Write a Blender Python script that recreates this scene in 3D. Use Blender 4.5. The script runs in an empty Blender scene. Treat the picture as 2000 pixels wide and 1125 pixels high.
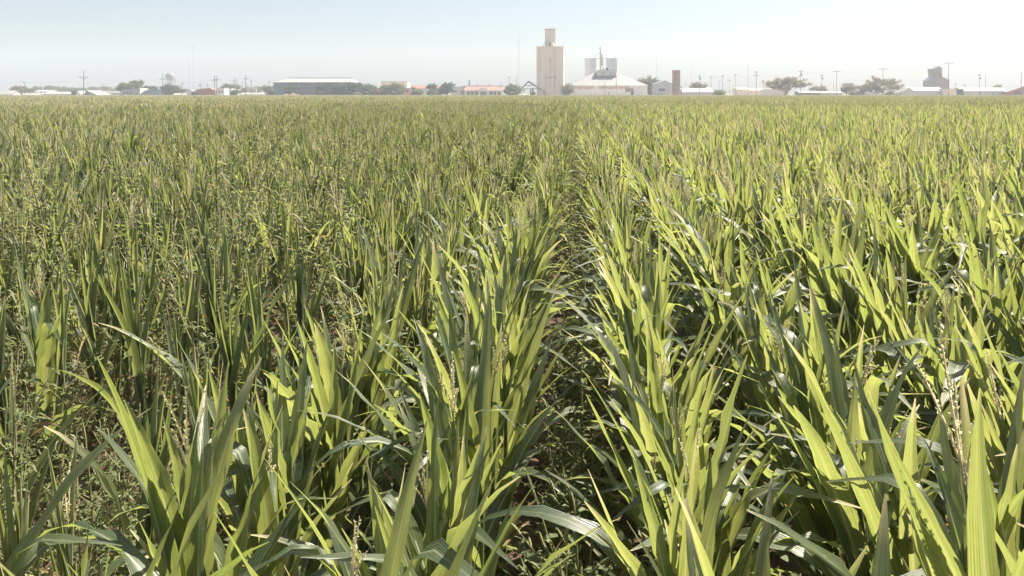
import bpy, math, random
import numpy as np
from mathutils import Matrix, Vector

R = math.radians
SC = bpy.context.scene
COL = SC.collection

# ------------------------------------------------------------------ camera, sky, sun, exposure
F_PX = 1500.0                 # focal length for a picture 2000 wide
YH = 182.5                    # row of the true horizon (of 1125)
CAM_H = 2.65                  # eye height above the soil
YAW = math.atan(130 / F_PX)   # the planting rows run along +Y; the lens looks a little to their left
cam_data = bpy.data.cameras.new('camera')
cam_data.sensor_width = 36.0
cam_data.lens = 36.0 * F_PX / 2000
cam_data.shift_y = -(562.5 - YH) / 2000
cam_data.clip_start = 0.05
cam_data.clip_end = 9000
cam = bpy.data.objects.new('camera', cam_data)
cam.location = (0, 0, CAM_H)
cam.rotation_euler = (R(90), 0, YAW)
COL.objects.link(cam)
SC.camera = cam
FWD = np.array((-math.sin(YAW), math.cos(YAW)))
RGT = np.array((math.cos(YAW), math.sin(YAW)))

SUN_EL, SUN_AZ = R(54), R(52)         # azimuth: clockwise from +Y
world = bpy.data.worlds.new('World')
SC.world = world
world.use_nodes = True
wn = world.node_tree.nodes
wn.clear()
sky = wn.new('ShaderNodeTexSky')
sky.sky_type = 'NISHITA'
sky.sun_disc = False
sky.sun_elevation = SUN_EL
sky.sun_rotation = SUN_AZ
sky.air_density = 1.0
sky.dust_density = 2.4
sky.ozone_density = 1.6
bg = wn.new('ShaderNodeBackground')
bg.inputs['Strength'].default_value = 0.052
wo = wn.new('ShaderNodeOutputWorld')
world.node_tree.links.new(sky.outputs[0], bg.inputs[0])
world.node_tree.links.new(bg.outputs[0], wo.inputs[0])

sun_data = bpy.data.lights.new('sun', 'SUN')
sun_data.energy = 5.0
sun_data.angle = R(0.53)
sun_data.color = (1.0, 0.92, 0.77)
sun = bpy.data.objects.new('sun', sun_data)
sdir = Vector((math.sin(SUN_AZ) * math.cos(SUN_EL), math.cos(SUN_AZ) * math.cos(SUN_EL), math.sin(SUN_EL)))
sun.rotation_euler = sdir.to_track_quat('Z', 'Y').to_euler()
COL.objects.link(sun)

vs = SC.view_settings
vs.view_transform = 'Standard'
vs.look = 'None'
vs.exposure = 1.58
vs.gamma = 1.0
vs.use_curve_mapping = False
SC.render.engine = 'CYCLES'
cy = SC.cycles
cy.use_denoising = True
cy.max_bounces = 8
cy.diffuse_bounces = 4
cy.glossy_bounces = 3
cy.transmission_bounces = 6
cy.transparent_max_bounces = 8
cy.volume_bounces = 0
cy.sample_clamp_indirect = 6.0

# ------------------------------------------------------------------ materials
def new_mat(name):
    m = bpy.data.materials.new(name)
    m.use_nodes = True
    nt = m.node_tree
    nt.nodes.clear()
    out = nt.nodes.new('ShaderNodeOutputMaterial')
    return m, nt, out

def nd(nt, kind, **kw):
    n = nt.nodes.new(kind)
    for k, v in kw.items():
        if k.startswith('i_'):
            n.inputs[k[2:].replace('_', ' ')].default_value = v
        else:
            setattr(n, k, v)
    return n

def mathn(nt, op, a, b=None, clamp=False):
    n = nt.nodes.new('ShaderNodeMath')
    n.operation = op
    n.use_clamp = clamp
    for i, v in enumerate((a, b)):
        if v is None:
            continue
        if isinstance(v, (int, float)):
            n.inputs[i].default_value = v
        else:
            nt.links.new(v, n.inputs[i])
    return n.outputs[0]

def mixc(nt, fac, a, b, blend='MIX'):
    n = nt.nodes.new('ShaderNodeMix')
    n.data_type = 'RGBA'
    n.blend_type = blend
    for s, v in ((n.inputs['Factor'], fac), (n.inputs[6], a), (n.inputs[7], b)):
        if isinstance(v, (int, float)):
            s.default_value = v
        elif isinstance(v, tuple):
            s.default_value = v if len(v) == 4 else v + (1,)
        else:
            nt.links.new(v, s)
    return n.outputs[2]

def ramp(nt, fac, stops):
    n = nt.nodes.new('ShaderNodeValToRGB')
    el = n.color_ramp.elements
    while len(el) > 1:
        el.remove(el[-1])
    el[0].position = stops[0][0]
    c = stops[0][1]
    el[0].color = c if len(c) == 4 else c + (1,)
    for p, c in stops[1:]:
        e = el.new(p)
        e.color = c if len(c) == 4 else c + (1,)
    nt.links.new(fac, n.inputs[0])
    return n.outputs[0]

def noise(nt, vec, scale, detail=3, rough=0.55):
    n = nt.nodes.new('ShaderNodeTexNoise')
    n.inputs['Scale'].default_value = scale
    n.inputs['Detail'].default_value = detail
    n.inputs['Roughness'].default_value = rough
    if vec is not None:
        nt.links.new(vec, n.inputs['Vector'])
    return n.outputs[0]

def leaf_material(name, c_a, c_b, t_a, t_b, tip, rough=0.36, trans=0.5, tip_at=0.86, spec=0.5, rib=(0.55, 0.58, 0.38)):
    """blade: pale midrib, fine parallel veins, patchy colour, drying tip; light comes through it"""
    m, nt, out = new_mat(name)
    L = nt.links.new
    uv = nd(nt, 'ShaderNodeUVMap')
    sep = nd(nt, 'ShaderNodeSeparateXYZ')
    L(uv.outputs[0], sep.inputs[0])
    u, v = sep.outputs[0], sep.outputs[1]
    geo = nd(nt, 'ShaderNodeNewGeometry')
    oi = nd(nt, 'ShaderNodeObjectInfo')
    n1 = noise(nt, geo.outputs['Position'], 2.3, 3)
    n2 = noise(nt, geo.outputs['Position'], 37.0, 2)
    var = mathn(nt, 'ADD', mathn(nt, 'MULTIPLY', oi.outputs['Random'], 0.75), mathn(nt, 'MULTIPLY', n1, 0.6))
    var = mathn(nt, 'SUBTRACT', var, 0.18, True)
    col = mixc(nt, var, c_a, c_b)
    tcol = mixc(nt, var, t_a, t_b)
    cx = nd(nt, 'ShaderNodeCombineXYZ')
    L(mathn(nt, 'MULTIPLY', u, 16.0), cx.inputs[0])
    L(mathn(nt, 'MULTIPLY', v, 1.7), cx.inputs[1])
    L(mathn(nt, 'MULTIPLY', oi.outputs['Random'], 40.0), cx.inputs[2])
    stk = mathn(nt, 'MULTIPLY', mathn(nt, 'SUBTRACT', noise(nt, cx.outputs[0], 1.0, 3, 0.6), 0.36), 3.2, True)
    col = mixc(nt, stk, mixc(nt, 1.0, col, (0.62, 0.70, 0.66), 'MULTIPLY'), mixc(nt, 1.0, col, (1.22, 1.18, 1.2), 'MULTIPLY'))
    tcol = mixc(nt, stk, mixc(nt, 1.0, tcol, (0.66, 0.74, 0.7), 'MULTIPLY'), mixc(nt, 1.0, tcol, (1.12, 1.08, 1.15), 'MULTIPLY'))
    vein = mathn(nt, 'SINE', mathn(nt, 'MULTIPLY', u, 70.0))
    vein01 = mathn(nt, 'MULTIPLY_ADD', vein, 0.5)
    vein01.node.inputs[2].default_value = 0.5
    dark = mathn(nt, 'MULTIPLY', mathn(nt, 'ADD', vein01, n2), 0.34)
    col = mixc(nt, dark, col, mixc(nt, 1.0, col, (0.45, 0.55, 0.5), 'MULTIPLY'))
    tcol = mixc(nt, dark, tcol, mixc(nt, 1.0, tcol, (0.5, 0.6, 0.5), 'MULTIPLY'))
    d = mathn(nt, 'ABSOLUTE', mathn(nt, 'SUBTRACT', u, 0.5))
    ribf = mathn(nt, 'LESS_THAN', d, 0.055)
    ribf = mathn(nt, 'MULTIPLY', ribf, mathn(nt, 'SUBTRACT', 0.95, v))
    col = mixc(nt, ribf, col, rib)
    tcol = mixc(nt, mathn(nt, 'MULTIPLY', ribf, 0.8), tcol, (0.52, 0.54, 0.26))
    tipn = mathn(nt, 'ADD', v, mathn(nt, 'MULTIPLY', mathn(nt, 'SUBTRACT', mathn(nt, 'ADD', n1, oi.outputs['Random']), 1.0), 0.28))
    tipf = mathn(nt, 'MULTIPLY', mathn(nt, 'SUBTRACT', tipn, tip_at), 6.0, True)
    col = mixc(nt, tipf, col, tip)
    tcol = mixc(nt, tipf, tcol, tip)
    spk = mathn(nt, 'MULTIPLY', mathn(nt, 'SUBTRACT', noise(nt, geo.outputs['Position'], 95.0, 2, 0.5), 0.69), 14.0, True)
    col = mixc(nt, mathn(nt, 'MULTIPLY', spk, 0.7), col, (0.42, 0.36, 0.20))
    bump = nd(nt, 'ShaderNodeBump')
    bump.inputs['Strength'].default_value = 0.35
    bump.inputs['Distance'].default_value = 0.004
    L(mathn(nt, 'ADD', mathn(nt, 'MULTIPLY', vein, 0.5), n2), bump.inputs['Height'])
    pb = nd(nt, 'ShaderNodeBsdfPrincipled')
    L(col, pb.inputs['Base Color'])
    L(mathn(nt, 'ADD', mathn(nt, 'MULTIPLY', n2, 0.16), rough - 0.08), pb.inputs['Roughness'])
    pb.inputs['Specular IOR Level'].default_value = spec
    L(bump.outputs[0], pb.inputs['Normal'])
    tr = nd(nt, 'ShaderNodeBsdfTranslucent')
    L(tcol, tr.inputs[0])
    mx = nd(nt, 'ShaderNodeMixShader')
    mx.inputs[0].default_value = trans
    L(pb.outputs[0], mx.inputs[1])
    L(tr.outputs[0], mx.inputs[2])
    L(mx.outputs[0], out.inputs[0])
    return m

def plain_leaf(name, c_a, c_b, trans=0.4, rough=0.5, tcol=None, scale=3.0, spec=0.35):
    m, nt, out = new_mat(name)
    L = nt.links.new
    geo = nd(nt, 'ShaderNodeNewGeometry')
    oi = nd(nt, 'ShaderNodeObjectInfo')
    n1 = noise(nt, geo.outputs['Position'], scale, 4)
    var = mathn(nt, 'ADD', mathn(nt, 'MULTIPLY', oi.outputs['Random'], 0.4), mathn(nt, 'MULTIPLY_ADD', n1, 1.6))
    var.node.inputs[1].links[0].from_node.inputs[2].default_value = -0.5
    n = nd(nt, 'ShaderNodeClamp')
    L(var, n.inputs[0])
    col = mixc(nt, n.outputs[0], c_a, c_b)
    pb = nd(nt, 'ShaderNodeBsdfPrincipled')
    L(col, pb.inputs['Base Color'])
    pb.inputs['Roughness'].default_value = rough
    pb.inputs['Specular IOR Level'].default_value = spec
    tr = nd(nt, 'ShaderNodeBsdfTranslucent')
    if tcol is None:
        L(col, tr.inputs[0])
    else:
        tr.inputs[0].default_value = tcol + (1,)
    mx = nd(nt, 'ShaderNodeMixShader')
    mx.inputs[0].default_value = trans
    L(pb.outputs[0], mx.inputs[1])
    L(tr.outputs[0], mx.inputs[2])
    L(mx.outputs[0], out.inputs[0])
    return m

def hard(name, c_a, c_b=None, rough=0.7, metal=0.0, scale=0.6, streak=0.0, ribs=0.0, rib_dir=0, rib_scale=4.0, bump=0.0, stain=None, stain_amt=0.5):
    """walls, roofs, wood, metal: two tones, weather streaks running down, optional sheet ribs"""
    m, nt, out = new_mat(name)
    L = nt.links.new
    tc = nd(nt, 'ShaderNodeTexCoord')
    mp = nd(nt, 'ShaderNodeMapping')
    L(tc.outputs['Object'], mp.inputs[0])
    if streak:
        mp.inputs['Scale'].default_value = (1, 1, streak)
    c_b = c_b or tuple(x * 0.78 for x in c_a)
    n1 = noise(nt, mp.outputs[0], scale, 5, 0.62)
    f = mathn(nt, 'MULTIPLY', mathn(nt, 'SUBTRACT', n1, 0.33), 2.6, True)
    col = mixc(nt, f, c_a, c_b)
    if stain:
        n3 = noise(nt, mp.outputs[0], scale * 2.7, 4, 0.65)
        sf = mathn(nt, 'MULTIPLY', mathn(nt, 'SUBTRACT', n3, 0.56), 8.0, True)
        col = mixc(nt, mathn(nt, 'MULTIPLY', sf, stain_amt), col, stain)
    pb = nd(nt, 'ShaderNodeBsdfPrincipled')
    pb.inputs['Roughness'].default_value = rough
    pb.inputs['Metallic'].default_value = metal
    if ribs:
        sep = nd(nt, 'ShaderNodeSeparateXYZ')
        L(tc.outputs['Object'], sep.inputs[0])
        s = mathn(nt, 'SINE', mathn(nt, 'MULTIPLY', sep.outputs[rib_dir], rib_scale))
        col = mixc(nt, mathn(nt, 'MULTIPLY', mathn(nt, 'MULTIPLY', s, 4.0, True), ribs), col, mixc(nt, 1.0, col, (0.7, 0.7, 0.72), 'MULTIPLY'))
        b = nd(nt, 'ShaderNodeBump')
        b.inputs['Strength'].default_value = 0.5
        b.inputs['Distance'].default_value = 0.05
        L(s, b.inputs['Height'])
        L(b.outputs[0], pb.inputs['Normal'])
    L(col, pb.inputs['Base Color'])
    L(pb.outputs[0], out.inputs[0])
    return m

M = {}
M['leaf'] = leaf_material('corn_leaf', (0.080, 0.115, 0.058), (0.150, 0.165, 0.075), (0.35, 0.40, 0.085), (0.60, 0.59, 0.17), (0.55, 0.47, 0.26), rough=0.40, trans=0.47, tip_at=0.93, spec=1.0)
M['leaf_dull'] = leaf_material('corn_leaf_rolled', (0.080, 0.112, 0.072), (0.145, 0.165, 0.095), (0.33, 0.39, 0.085), (0.58, 0.56, 0.17), (0.52, 0.45, 0.28), rough=0.38, trans=0.44, tip_at=0.90, spec=1.0)
M['leaf_dry'] = leaf_material('corn_leaf_dry', (0.48, 0.38, 0.22), (0.36, 0.25, 0.13), (0.55, 0.42, 0.22), (0.48, 0.28, 0.10), (0.55, 0.46, 0.30), rough=0.55, trans=0.42, spec=0.3, rib=(0.55, 0.47, 0.30))
M['stalk'] = plain_leaf('corn_stalk', (0.11, 0.16, 0.05), (0.20, 0.22, 0.08), trans=0.15, scale=6)
M['tassel'] = plain_leaf('corn_tassel', (0.62, 0.57, 0.35), (0.70, 0.63, 0.43), trans=0.45, scale=9, rough=0.7, spec=0.2)
M['weed'] = plain_leaf('weed_leaf', (0.105, 0.145, 0.060), (0.175, 0.20, 0.09), trans=0.46, tcol=(0.42, 0.46, 0.12), scale=5)
M['weed_spike'] = plain_leaf('weed_spike', (0.27, 0.30, 0.14), (0.38, 0.37, 0.20), trans=0.4, scale=8, rough=0.75, spec=0.2)
M['weed_tan'] = plain_leaf('weed_seed_head', (0.36, 0.33, 0.19), (0.46, 0.39, 0.24), trans=0.4, scale=8, rough=0.8, spec=0.2)
M['weed_stem'] = plain_leaf('weed_stem', (0.15, 0.18, 0.07), (0.28, 0.22, 0.12), trans=0.1, scale=6)
M['tree_leaf'] = plain_leaf('tree_leaf', (0.060, 0.075, 0.030), (0.10, 0.105, 0.045), trans=0.35, tcol=(0.20, 0.22, 0.06), scale=0.35)
M['tree_leaf_dark'] = plain_leaf('tree_leaf_dark', (0.020, 0.034, 0.016), (0.036, 0.052, 0.024), trans=0.3, tcol=(0.09, 0.13, 0.04), scale=0.35)
M['tree_leaf_dry'] = plain_leaf('tree_leaf_dry', (0.11, 0.10, 0.05), (0.17, 0.13, 0.07), trans=0.35, tcol=(0.24, 0.19, 0.08), scale=0.35)
M['bark'] = hard('bark', (0.10, 0.08, 0.06), (0.16, 0.13, 0.10), rough=0.9, scale=3)
M['concrete'] = hard('weathered_concrete', (0.74, 0.645, 0.56), (0.64, 0.55, 0.475), rough=0.85, scale=0.3, streak=0.07, stain=(0.40, 0.34, 0.29), stain_amt=0.6)
M['concrete_dark'] = hard('stained_concrete', (0.30, 0.25, 0.21), rough=0.9, scale=0.5)
M['galv'] = hard('galvanised_sheet', (0.62, 0.63, 0.65), (0.50, 0.51, 0.54), rough=0.42, metal=0.25, scale=0.25, ribs=0.25, rib_dir=2, rib_scale=7.0)
M['galv_wall'] = hard('pale_sheet_wall', (0.76, 0.76, 0.79), (0.68, 0.68, 0.72), rough=0.55, scale=0.12, ribs=0.2, rib_dir=0, rib_scale=7.0, stain=(0.45, 0.38, 0.33), stain_amt=0.3)
M['galv_roof'] = hard('pale_sheet_roof', (0.20, 0.20, 0.205), (0.17, 0.17, 0.175), rough=0.5, scale=0.1, ribs=0.15, rib_dir=0, rib_scale=7.0)
M['white_roof'] = hard('white_sheet_roof', (0.27, 0.268, 0.265), (0.22, 0.218, 0.215), rough=0.7, scale=0.2)
M['white_wall'] = hard('white_wall', (0.58, 0.565, 0.55), (0.48, 0.465, 0.45), rough=0.8, scale=0.25, streak=0.3)
M['cream_wall'] = hard('cream_wall', (0.66, 0.57, 0.47), (0.56, 0.48, 0.40), rough=0.85, scale=0.25, streak=0.3)
M['grey_wall'] = hard('grey_sheet_wall', (0.42, 0.42, 0.44), (0.34, 0.34, 0.37), rough=0.6, scale=0.2, ribs=0.25, rib_dir=0, rib_scale=6)
M['slate_wall'] = hard('slate_sheet_wall', (0.135, 0.145, 0.18), (0.105, 0.115, 0.15), rough=0.6, scale=0.2, ribs=0.35, rib_dir=0, rib_scale=3.5)
M['cream_roof'] = hard('cream_sheet_roof', (0.27, 0.26, 0.24), (0.23, 0.215, 0.20), rough=0.7, scale=0.15)
M['red_roof'] = hard('salmon_roof', (0.25, 0.145, 0.12), (0.21, 0.12, 0.10), rough=0.8, scale=0.3)
M['pink_wall'] = hard('salmon_wall', (0.46, 0.22, 0.18), (0.40, 0.19, 0.16), rough=0.85, scale=0.3)
M['brown_roof'] = hard('rust_roof', (0.30, 0.11, 0.06), (0.24, 0.09, 0.05), rough=0.8, scale=0.4)
M['brick'] = hard('red_brick', (0.30, 0.11, 0.09), (0.22, 0.08, 0.07), rough=0.9, scale=0.6)
M['rust'] = hard('rusted_sheet', (0.42, 0.26, 0.17), (0.56, 0.44, 0.36), rough=0.85, scale=0.35, stain=(0.30, 0.15, 0.08), stain_amt=0.7)
M['wood'] = hard('grey_timber', (0.15, 0.12, 0.10), (0.10, 0.085, 0.075), rough=0.9, scale=1.0)
M['old_wood'] = hard('bare_grey_boards', (0.17, 0.14, 0.125), (0.125, 0.105, 0.095), rough=0.9, scale=0.3, ribs=0.3, rib_dir=2, rib_scale=8)
M['brown_sheet'] = hard('brown_rusty_sheet', (0.30, 0.18, 0.12), (0.22, 0.13, 0.09), rough=0.85, scale=0.3, ribs=0.3, rib_dir=2, rib_scale=5)
M['steel'] = hard('grey_steel', (0.30, 0.30, 0.31), (0.22, 0.22, 0.23), rough=0.5, metal=0.4, scale=0.6)
M['tank_paint'] = hard('pale_tank_paint', (0.19, 0.19, 0.20), (0.16, 0.16, 0.17), rough=0.3, scale=0.2)
M['yellow_steel'] = hard('faded_yellow_steel', (0.58, 0.52, 0.36), (0.48, 0.40, 0.26), rough=0.6, scale=0.5)
M['dark'] = hard('dark_opening', (0.035, 0.033, 0.035), rough=0.8)
M['glass'] = hard('window_glass', (0.06, 0.07, 0.09), rough=0.12)
M['dark_steel'] = hard('dark_steel', (0.08, 0.075, 0.075), rough=0.6, scale=1)
M['dirt'] = hard('orange_dirt', (0.20, 0.115, 0.085), (0.17, 0.10, 0.07), rough=0.95, scale=0.5)
M['trailer'] = hard('white_trailer', (0.7, 0.7, 0.68), rough=0.5)
M['rubber'] = hard('tyre_rubber', (0.03, 0.03, 0.03), rough=0.8)

def soil_material():
    m, nt, out = new_mat('red_soil')
    L = nt.links.new
    geo = nd(nt, 'ShaderNodeNewGeometry')
    P = geo.outputs['Position']
    n1 = noise(nt, P, 1.1, 5)
    n2 = noise(nt, P, 14.0, 6, 0.65)
    n3 = noise(nt, P, 70.0, 3, 0.6)
    col = ramp(nt, n2, [(0.25, (0.030, 0.017, 0.011)), (0.5, (0.068, 0.036, 0.021)), (0.75, (0.115, 0.060, 0.033))])
    col = mixc(nt, mathn(nt, 'MULTIPLY', mathn(nt, 'SUBTRACT', n1, 0.45), 2.0, True), col, (0.12, 0.075, 0.048))
    pb = nd(nt, 'ShaderNodeBsdfPrincipled')
    L(col, pb.inputs['Base Color'])
    wet = mathn(nt, 'MULTIPLY', mathn(nt, 'SUBTRACT', noise(nt, P, 2.1, 3), 0.47), 7.0, True)
    rg = mathn(nt, 'SUBTRACT', 0.9, mathn(nt, 'MULTIPLY', wet, 0.62))
    L(rg, pb.inputs['Roughness'])
    b = nd(nt, 'ShaderNodeBump')
    b.inputs['Strength'].default_value = 0.9
    b.inputs['Distance'].default_value = 0.03
    L(mathn(nt, 'ADD', n2, mathn(nt, 'MULTIPLY', n3, 0.4)), b.inputs['Height'])
    L(b.outputs[0], pb.inputs['Normal'])
    L(pb.outputs[0], out.inputs[0])
    return m
M['soil'] = soil_material()

def dry_ground():
    m, nt, out = new_mat('dry_ground')
    L = nt.links.new
    geo = nd(nt, 'ShaderNodeNewGeometry')
    P = geo.outputs['Position']
    n1 = noise(nt, P, 0.05, 6)
    n2 = noise(nt, P, 1.3, 5)
    col = ramp(nt, n1, [(0.3, (0.40, 0.30, 0.21)), (0.5, (0.46, 0.38, 0.27)), (0.7, (0.36, 0.33, 0.20))])
    col = mixc(nt, mathn(nt, 'MULTIPLY', n2, 0.4), col, (0.30, 0.22, 0.14))
    pb = nd(nt, 'ShaderNodeBsdfPrincipled')
    L(col, pb.inputs['Base Color'])
    pb.inputs['Roughness'].default_value = 0.95
    L(pb.outputs[0], out.inputs[0])
    return m
M['ground'] = dry_ground()

# ------------------------------------------------------------------ mesh helpers
def mk_mesh(name, v, f, mats, uv=None, mi=None, smooth=True):
    """v (n,3) array, f (m,4) quads"""
    v = np.asarray(v, dtype=np.float32)
    f = np.asarray(f, dtype=np.int32)
    me = bpy.data.meshes.new(name)
    me.vertices.add(len(v))
    me.vertices.foreach_set('co', v.ravel())
    n = len(f)
    me.loops.add(n * 4)
    me.polygons.add(n)
    me.loops.foreach_set('vertex_index', f.ravel())
    me.polygons.foreach_set('loop_start', np.arange(0, n * 4, 4, dtype=np.int32))
    me.polygons.foreach_set('use_smooth', np.full(n, bool(smooth)))
    if mi is not None:
        me.polygons.foreach_set('material_index', np.asarray(mi, dtype=np.int32))
    if uv is not None:
        l = me.uv_layers.new(name='UVMap')
        l.data.foreach_set('uv', np.asarray(uv, dtype=np.float32)[f.ravel()].ravel())
    for m in mats:
        me.materials.append(M[m])
    me.update(calc_edges=True)
    return me

def link(name, data, parent=None, loc=None):
    o = bpy.data.objects.new(name, data)
    COL.objects.link(o)
    if parent is not None:
        o.parent = parent
    if loc is not None:
        o.location = loc
    return o

def tag(o, label, cat, group=None):
    o['label'] = label
    o['category'] = cat
    if group:
        o['group'] = group
    return o

class Geo:
    """collects quads with uv and a material slot"""
    def __init__(self):
        self.v, self.f, self.uv, self.mi, self.n = [], [], [], [], 0
    def add(self, v, f, uv=None, mi=0):
        v = np.asarray(v, float)
        f = np.asarray(f, int)
        self.v.append(v)
        self.f.append(f + self.n)
        self.uv.append(np.zeros((len(v), 2)) + 0.3 if uv is None else np.asarray(uv, float))
        self.mi.append(np.full(len(f), mi))
        self.n += len(v)
    def arrays(self):
        return np.vstack(self.v), np.vstack(self.f), np.vstack(self.uv), np.concatenate(self.mi)
    def mesh(self, name, mats, smooth=True):
        v, f, uv, mi = self.arrays()
        return mk_mesh(name, v, f, mats, uv, mi, smooth)

def tube_arr(pts, radii, sides=6):
    pts = np.asarray(pts, float)
    n = len(pts)
    tang = np.gradient(pts, axis=0)
    tang /= np.linalg.norm(tang, axis=1, keepdims=True) + 1e-9
    ref = np.array((0.0, 1.0, 0.0)) if abs(tang[0][1]) < 0.8 else np.array((1.0, 0, 0))
    a = np.cross(tang, ref)
    a /= np.linalg.norm(a, axis=1, keepdims=True) + 1e-9
    b = np.cross(tang, a)
    ang = np.linspace(0, 2 * np.pi, sides, endpoint=False)
    r = np.asarray(radii, float).reshape(n, 1, 1)
    v = pts[:, None, :] + r * (np.cos(ang)[None, :, None] * a[:, None, :] + np.sin(ang)[None, :, None] * b[:, None, :])
    i, j = np.meshgrid(np.arange(n - 1), np.arange(sides), indexing='ij')
    j2 = (j + 1) % sides
    f = np.stack([i * sides + j, i * sides + j2, (i + 1) * sides + j2, (i + 1) * sides + j], -1).reshape(-1, 4)
    return v.reshape(-1, 3), f

def xform(v, m):
    m = np.array(m)
    return v @ m[:3, :3].T + m[:3, 3]

# ------------------------------------------------------------------ corn blades, stalks, tassels
def blade(L, W, th0, bend, p=1.6, fold=20, wave=0.10, twist=0, kink=None, sway=0.0, n=12, half=2, seed=0, freq=4.0):
    rs = np.random.RandomState(seed)
    t = np.linspace(0, 1, n + 1)
    th = th0 + bend * t ** p
    if kink:
        tk, ka = kink
        s = np.clip((t - tk) / 0.09, 0, 1)
        th = th + ka * s * s * (3 - 2 * s)
    th = np.radians(th)
    ds = L / n
    tm = (th[1:] + th[:-1]) / 2
    x = np.concatenate([[0], np.cumsum(np.sin(tm) * ds)])
    z = np.concatenate([[0], np.cumsum(np.cos(tm) * ds)])
    y = sway * L * t ** 2
    c = np.stack([x, y, z], 1)
    T = np.stack([np.sin(th), np.zeros_like(th), np.cos(th)], 1)
    N = np.stack([-np.cos(th), np.zeros_like(th), np.sin(th)], 1)
    B = np.tile((0.0, 1.0, 0.0), (n + 1, 1))
    tw = np.radians(twist) * t ** 1.3
    B2 = B * np.cos(tw)[:, None] + N * np.sin(tw)[:, None]
    N2 = N * np.cos(tw)[:, None] - B * np.sin(tw)[:, None]
    w = W * np.minimum(1, 0.50 + 2.6 * t) * np.clip(1 - t ** 1.75, 0, 1) ** 0.88
    w = np.maximum(w, 0.0035)
    fo = np.radians(fold + 42 * np.exp(-t * 9))
    ss = np.linspace(-1, 1, 2 * half + 1)
    ph = rs.uniform(0, 6.28, 2)
    V, UV = [], []
    for s in ss:
        off = B2 * (s * w / 2 * np.cos(fo))[:, None] + N2 * (abs(s) * w / 2 * np.sin(fo))[:, None]
        wv = wave * W * s * s * np.sin(2 * np.pi * freq * t + ph[0 if s < 0 else 1]) * np.sin(np.pi * np.clip(t * 1.05, 0, 1))
        V.append(c + off + N2 * wv[:, None])
        UV.append(np.stack([np.full(n + 1, (s + 1) / 2), t], 1))
    k = len(ss)
    V = np.stack(V, 1).reshape(-1, 3)
    UV = np.stack(UV, 1).reshape(-1, 2)
    i, j = np.meshgrid(np.arange(n), np.arange(k - 1), indexing='ij')
    f = np.stack([i * k + j, i * k + j + 1, (i + 1) * k + j + 1, (i + 1) * k + j], -1).reshape(-1, 4)
    return V, f, UV

rnd = random.Random(7)
U = rnd.uniform
BL, BM = {}, {}      # blade arrays: full and coarse, each with its material
def blade_set(kind, mat, count, gen):
    for k in range(count):
        a = gen(k)
        BL[(kind, k)] = (blade(seed=k * 7 + len(kind), **a), mat)
        b = dict(a)
        b.update(n=5, half=1, wave=0)
        BM[(kind, k)] = (blade(seed=k, **b), mat)
blade_set('up', 'leaf', 10, lambda k: dict(L=U(.62, .84), W=U(.076, .108), th0=U(5, 18), bend=U(-4, 24), p=U(1.3, 2.6), fold=U(10, 34), wave=U(.06, .17), twist=U(-50, 50), sway=U(-.08, .08), freq=U(2.5, 5)))
blade_set('lean', 'leaf', 9, lambda k: dict(L=U(.66, .88), W=U(.078, .110), th0=U(14, 30), bend=U(4, 46), p=U(1.4, 2.4), fold=U(10, 32), wave=U(.07, .19), twist=U(-45, 45), sway=U(-.1, .1), freq=U(2.5, 5)))
blade_set('arch', 'leaf', 7, lambda k: dict(L=U(.68, .86), W=U(.078, .108), th0=U(22, 36), bend=U(60, 115), p=U(1.3, 2.0), fold=U(10, 26), wave=U(.10, .20), twist=U(-35, 35), sway=U(-.14, .14), freq=U(3, 5)))
blade_set('broken', 'leaf', 6, lambda k: dict(L=U(.62, .80), W=U(.078, .108), th0=U(10, 24), bend=U(4, 16), p=1.4, fold=U(8, 20), wave=U(.05, .12), twist=U(-25, 25), kink=(U(.42, .72), U(42, 105)), sway=U(-.1, .1)))
blade_set('roll', 'leaf_dull', 12, lambda k: dict(L=U(.60, .86), W=U(.074, .102), th0=U(3, 18), bend=U(-5, 9), p=U(1.2, 2.2), fold=U(34, 62), wave=U(.02, .05), twist=U(-30, 30), sway=U(-.08, .08)))
blade_set('rollarch', 'leaf_dull', 6, lambda k: dict(L=U(.58, .78), W=U(.066, .090), th0=U(16, 32), bend=U(4, 45), p=U(1.3, 2), fold=U(36, 58), wave=U(.03, .08), twist=U(-30, 30), sway=U(-.15, .15)))
blade_set('dry', 'leaf_dry', 5, lambda k: dict(L=U(.42, .62), W=U(.035, .055), th0=U(15, 45), bend=U(60, 150), p=U(.9, 1.6), fold=U(40, 65), wave=U(.1, .3), twist=U(-120, 120), sway=U(-.2, .2)))
NB = {'up': 10, 'lean': 9, 'arch': 7, 'broken': 6, 'roll': 12, 'rollarch': 6, 'dry': 5}

def stalk_arr(h, r=0.013, sides=7):
    n = 9
    z = np.linspace(0, h, n)
    bow = 0.018 * np.sin(z / h * 2.2)
    pts = np.stack([bow, bow * 0.4, z], 1)
    rad = r * (1 - 0.6 * (z / h) ** 1.3)
    return tube_arr(pts, rad, sides)

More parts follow.
